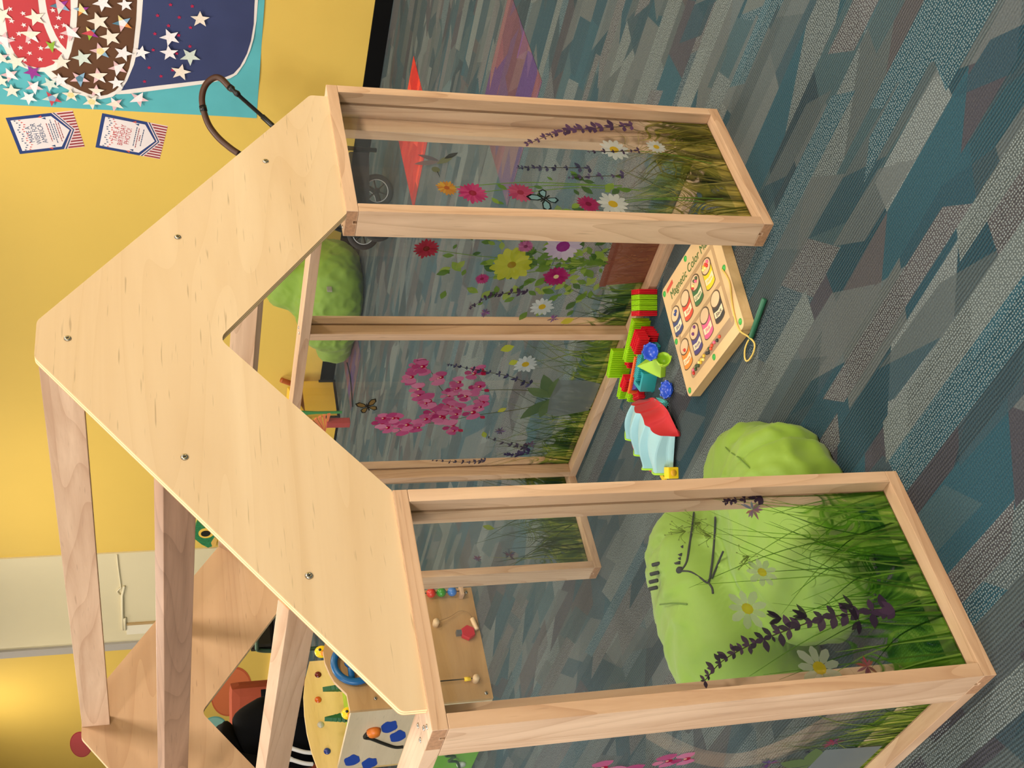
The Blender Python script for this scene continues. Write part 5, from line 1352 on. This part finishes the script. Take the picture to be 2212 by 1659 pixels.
# painted animal cut-out on the wall by the cream pillar
fg = thing('animal_cutout', 'green and yellow painted animal head cut-out with a big round eye', 'wall figure', (WX, 5.88, .69))
def fgp(name, pts_, m, d0, d1):
    bm = bmesh.new(); prism(bm, pts_, lambda a, b, d: (-d, a, b), d0, d1); return obj(name, bm, m, fg)
fgp('head', [(.14, -.03), (.165, .01), (.12, .055), (.05, .10), (-.05, .12), (-.16, .09), (-.2, 0), (-.16, -.06), (0, -.06), (.08, -.035)], plain('figure_green', (36, 122, 74), .5, var=.3, vscale=60), 0, .02)
fgp('jaw', [(.10, -.03), (.06, -.06), (-.2, -.06), (-.2, -.24), (-.1, -.26), (.06, -.2)], plain('figure_yellow', (236, 192, 50), .5), 0, .018)
fgp('lip', [(.165, -.022), (.10, -.008), (.03, -.03), (.06, -.05), (.14, -.04)], plain('figure_ochre', (222, 178, 90), .5), .0, .023)
fgp('eye_ring', circle(-.025, .028, .06, 24, .052), plain('eye_ring', (240, 196, 84), .4), .0, .024)
fgp('pupil', circle(-.025, .032, .034, 20, .032), BLACK, .0, .028)

# small black seat with green tube arms
bs = thing('black_seat', 'black padded seat with bent grey-green tube arms by the far wall', 'seat', (2.84, 4.58, 0))
bm = bmesh.new(); bx(bm, -.2, .2, -.2, .2, .36, .43, bev=.03); obj('seat_pad', bm, SB, bs)
bm = bmesh.new(); bx(bm, -.2, .2, .15, .2, .43, .56, bev=.02); obj('backrest', bm, SB, bs)
TG = plain('tube_grey_green', (86, 120, 100), .3, metal=.5)
for sx in (-.21, .21):
    tube_obj('arm', smooth_pts([(sx, -.18, 0), (sx, -.19, .3), (sx, -.19, .46), (sx, -.17, .52), (sx, -.1, .53), (sx, .1, .53), (sx, .17, .5), (sx, .19, .3), (sx, .19, 0)], 6), .012, TG, bs, 8)
bm = bmesh.new(); bx(bm, -.2, .2, -.205, -.195, .26, .35); obj('front_panel', bm, plain('seat_panel_white', (196, 190, 186), .5), bs)

# ------------------------------------------------------------------ terracotta armchair and the seated person
FWD = Vector((-.76, .65, 0)).normalized(); SID = Vector((-.65, -.76, 0)).normalized()
ac = thing('armchair', 'terracotta upholstered armchair seen past the far gable', 'armchair', (2.074, 4.804, 0), math.atan2(SID.y, SID.x))
TC = plain('terracotta_fabric', (150, 74, 52), .85, bump=.15, bscale=300.0, var=.06, spec=.1)
def acp(name, *b, bev=.03):
    bm = bmesh.new(); bx(bm, *b, bev=bev); return obj(name, bm, TC, ac, smooth=False)
acp('seat_base', -.26, .26, -.29, .29, .06, .24); acp('seat_cushion', -.20, .27, -.22, .22, .24, .36)
acp('backrest', -.34, -.18, -.30, .30, .10, .68, bev=.05); acp('armrest', -.22, .27, .215, .30, .2, .46); acp('armrest', -.22, .27, -.30, -.215, .2, .46)
for sx in (-.26, .22):
    for sy in (-.25, .21):
        bm = bmesh.new(); bx(bm, sx, sx + .04, sy, sy + .04, 0, .06); obj('leg', bm, plain('chair_leg_dark', (50, 34, 26), .5), ac)

PO = Vector((1.99 - .76 * .11, 4.0 + .65 * .11, 0))
stl = thing('low_stool', 'low dark stool under the seated person', 'stool', PO)
bm = bmesh.new(); lathe(bm, [(.001, .21), (.15, .21), (.165, .22), (.165, .25), (.15, .26), (.001, .26)], 24); obj('seat', bm, plain('stool_dark', (60, 46, 40), .6), stl, smooth=True)
for k in range(4):
    a_ = k * math.pi / 2 + .4; tube_obj('leg', [(.11 * math.cos(a_), .11 * math.sin(a_), .22), (.15 * math.cos(a_), .15 * math.sin(a_), 0)], .012, plain('stool_dark', (60, 46, 40), .6), stl, 8)
per = thing('person', 'person in black T-shirt and dark shorts leaning forward in front of the armchair', 'person', PO)
def skin_mesh(name, verts, edges, radii, m, root=0, sub=2, parent=per):
    me = bpy.data.meshes.new(name); me.from_pydata([tuple(Vector(v)) for v in verts], edges, [])
    o = link(name, me, parent)
    md = o.modifiers.new('skin', 'SKIN'); md.use_smooth_shade = True
    for i, r_ in enumerate(radii):
        sv = me.skin_vertices[0].data[i]
        sv.radius = r_ if isinstance(r_, tuple) else (r_, r_)
        sv.use_root = (i == root)
    o.modifiers.new('sub', 'SUBSURF').levels = sub; o.modifiers['sub'].render_levels = sub
    bpy.context.view_layer.update()
    new = bpy.data.meshes.new_from_object(o.evaluated_get(bpy.context.evaluated_depsgraph_get()))
    o.modifiers.clear(); o.data = new; bpy.data.meshes.remove(me)
    new.materials.clear(); new.materials.append(m)
    for p_ in new.polygons: p_.use_smooth = True
    return o
def q(f, s, z): return FWD * f + SID * s + Vector((0, 0, z))
SKIN = plain('skin_brown', (150, 98, 70), .5, var=.06)
V = [q(0, 0, .43), q(.05, 0, .55), q(.12, 0, .68), q(.16, 0, .77), q(.21, 0, .84), q(.25, 0, .90),           # pelvis, belly, chest, shoulders, neck, head base
     q(.02, .10, .42), q(.26, .13, .45), q(.47, .14, .46), q(.47, .14, .26), q(.45, .14, .08), q(.56, .14, .035),  # near leg
     q(.02, -.10, .42), q(.26, -.12, .45), q(.47, -.13, .46), q(.47, -.13, .26), q(.45, -.13, .08), q(.56, -.13, .035),
     q(.15, .17, .755), q(.17, .22, .62), q(.19, .235, .50), q(.31, .21, .475), q(.41, .17, .50),
     q(.15, -.17, .755), q(.19, -.22, .62), q(.23, -.235, .50), q(.34, -.21, .475), q(.43, -.16, .50)]
Eg = [(0, 1), (1, 2), (2, 3), (3, 4), (4, 5), (0, 6), (6, 7), (7, 8), (8, 9), (9, 10), (10, 11), (0, 12), (12, 13), (13, 14), (14, 15), (15, 16), (16, 17), (3, 18), (18, 19), (19, 20), (20, 21), (21, 22), (3, 23), (23, 24), (24, 25), (25, 26), (26, 27)]
Rd = [.13, .13, .14, .10, .055, .055, .085, .075, .055, .048, .038, .035, .085, .075, .055, .048, .038, .035, .06, .047, .038, .034, .026, .06, .047, .038, .034, .026]
skin_mesh('body', V, Eg, Rd, SKIN)
BT_ = plain('black_tshirt', (9, 9, 10), .9, bump=.2, bscale=30.0, spec=.1)
Vt = [q(-.01, 0, .46), q(.04, 0, .56), q(.11, 0, .68), q(.155, 0, .775), q(.15, .17, .76), q(.165, .225, .655), q(.172, .245, .56), q(.15, -.17, .76), q(.18, -.225, .655), q(.20, -.245, .57)]
skin_mesh('tshirt', Vt, [(0, 1), (1, 2), (2, 3), (3, 4), (4, 5), (5, 6), (3, 7), (7, 8), (8, 9)], [.165, .16, .17, .12, .085, .082, .08, .085, .082, .08], BT_)
Vs = [q(0, 0, .43), q(.03, .10, .425), q(.13, .12, .44), q(.20, .13, .45), q(.03, -.10, .425), q(.13, -.12, .44), q(.20, -.12, .45)]
skin_mesh('shorts', Vs, [(0, 1), (1, 2), (2, 3), (0, 4), (4, 5), (5, 6)], [.15, .115, .108, .106, .115, .108, .106], plain('dark_shorts', (9, 9, 12), .9, spec=.1))
# white print on the near side of the shorts
WPR = paper('shorts_print', (224, 220, 214))
for k in range(2):
    c0 = q(.07 + .05 * k, .205 + .005 * k, .44)
    tube_obj('white_print', smooth_pts([c0 + q(-.02, .028, .075), c0 + q(.0, .036, .03), c0 + q(.02, .036, -.02), c0 + q(.03, .03, -.06)], 6), [.012] * 6 + [.010] * 13, WPR, per, 6)
# head, hair, face
HD = q(.31, 0, .985)
bm = bmesh.new(); bmesh.ops.create_icosphere(bm, subdivisions=4, radius=1.0)
for v in bm.verts:
    d = v.co.copy(); f_, s_, u_ = d.x, d.y, d.z
    r_ = Vector((f_ * .098, s_ * .078, u_ * .118))
    if f_ > .2: r_.x += .018 * math.exp(-((s_ / .16) ** 2) - ((u_ + .08) / .18) ** 2)          # nose
    if f_ > 0 and u_ < -.3: r_.x += .012 * (-u_ - .3)                                              # chin
    for es in (-.38, .38):
        if f_ > .3: r_.x -= .008 * math.exp(-(((s_ - es) / .14) ** 2) - ((u_ - .06) / .12) ** 2)  # eye sockets
    v.co = HD + FWD * r_.x + SID * r_.y + Vector((0, 0, r_.z))
head = obj('head', bm, SKIN, per, smooth=True)
bm = bmesh.new(); bmesh.ops.create_icosphere(bm, subdivisions=4, radius=1.0)
for v in bm.verts:
    d = v.co.copy()
    k = 1.0 if (d.z > .25 or d.x < -.05) else .86
    v.co = HD + FWD * (d.x * .106 * k - .012) + SID * d.y * .086 * k + Vector((0, 0, d.z * .122 * k + .012))
obj('hair', bm, plain('hair_black', (20, 18, 18), .6, bump=.3, bscale=90), per, smooth=True)
for es in (-.033, .033):
    bm = bmesh.new(); bmesh.ops.create_uvsphere(bm, u_segments=10, v_segments=8, radius=.011, matrix=Matrix.Translation(HD + FWD * .082 + SID * es + Vector((0, 0, .008)))); obj('eye', bm, plain('eye_white', (230, 226, 220), .3), per, smooth=True)
    bm = bmesh.new(); bmesh.ops.create_uvsphere(bm, u_segments=8, v_segments=8, radius=.02, matrix=Matrix.Translation(HD + SID * es * 2.4 + Vector((0, 0, -.005))) @ Matrix.Diagonal((1, .6, 1.4, 1))); obj('ear', bm, SKIN, per, smooth=True)
bm = bmesh.new(); tube(bm, [HD + FWD * .092 + SID * s_ + Vector((0, 0, -.055)) for s_ in (-.02, 0, .02)], .004, 6); obj('mouth', bm, plain('lips', (130, 70, 60), .5), per, smooth=True)
# hands resting together over the knees
for sd, base in ((1, q(.41, .17, .50)), (-1, q(.43, -.16, .50))):
    pv = [base, base + q(.045, -.02 * sd, .0)]; pe = [(0, 1)]; pr = [.024, .026]
    hv = list(pv); he_ = list(pe); hr_ = list(pr)
    for k, (off, ln) in enumerate(((-.022, .062), (-.007, .072), (.008, .067), (.022, .052))):
        a_ = base + q(.062, off - .02 * sd, .006); b_2 = a_ + q(ln * .5, 0, -.006); c_2 = b_2 + q(ln * .32, 0, -.024)
        n0 = len(hv); hv += [a_, b_2, c_2]; he_ += [(1, n0), (n0, n0 + 1), (n0 + 1, n0 + 2)]; hr_ += [.0095, .009, .0075]
    n0 = len(hv); hv += [base + q(.03, -.045 * sd, .0), base + q(.058, -.06 * sd, -.01)]; he_ += [(0, n0), (n0, n0 + 1)]; hr_ += [.011, .009]
    skin_mesh('hand', hv, he_, hr_, SKIN, 0, 2)
for sd in (.14, -.13):
    bm = bmesh.new()
    prism(bm, [(-.10, 0), (.16, 0), (.17, .03), (.10, .065), (.0, .085), (-.07, .09), (-.10, .06)], lambda a, b, d: tuple(q(.49 + a, sd + d, b)), -.045, .045)
    obj('shoe', bm, plain('shoe_dark', (40, 40, 46), .6), per)
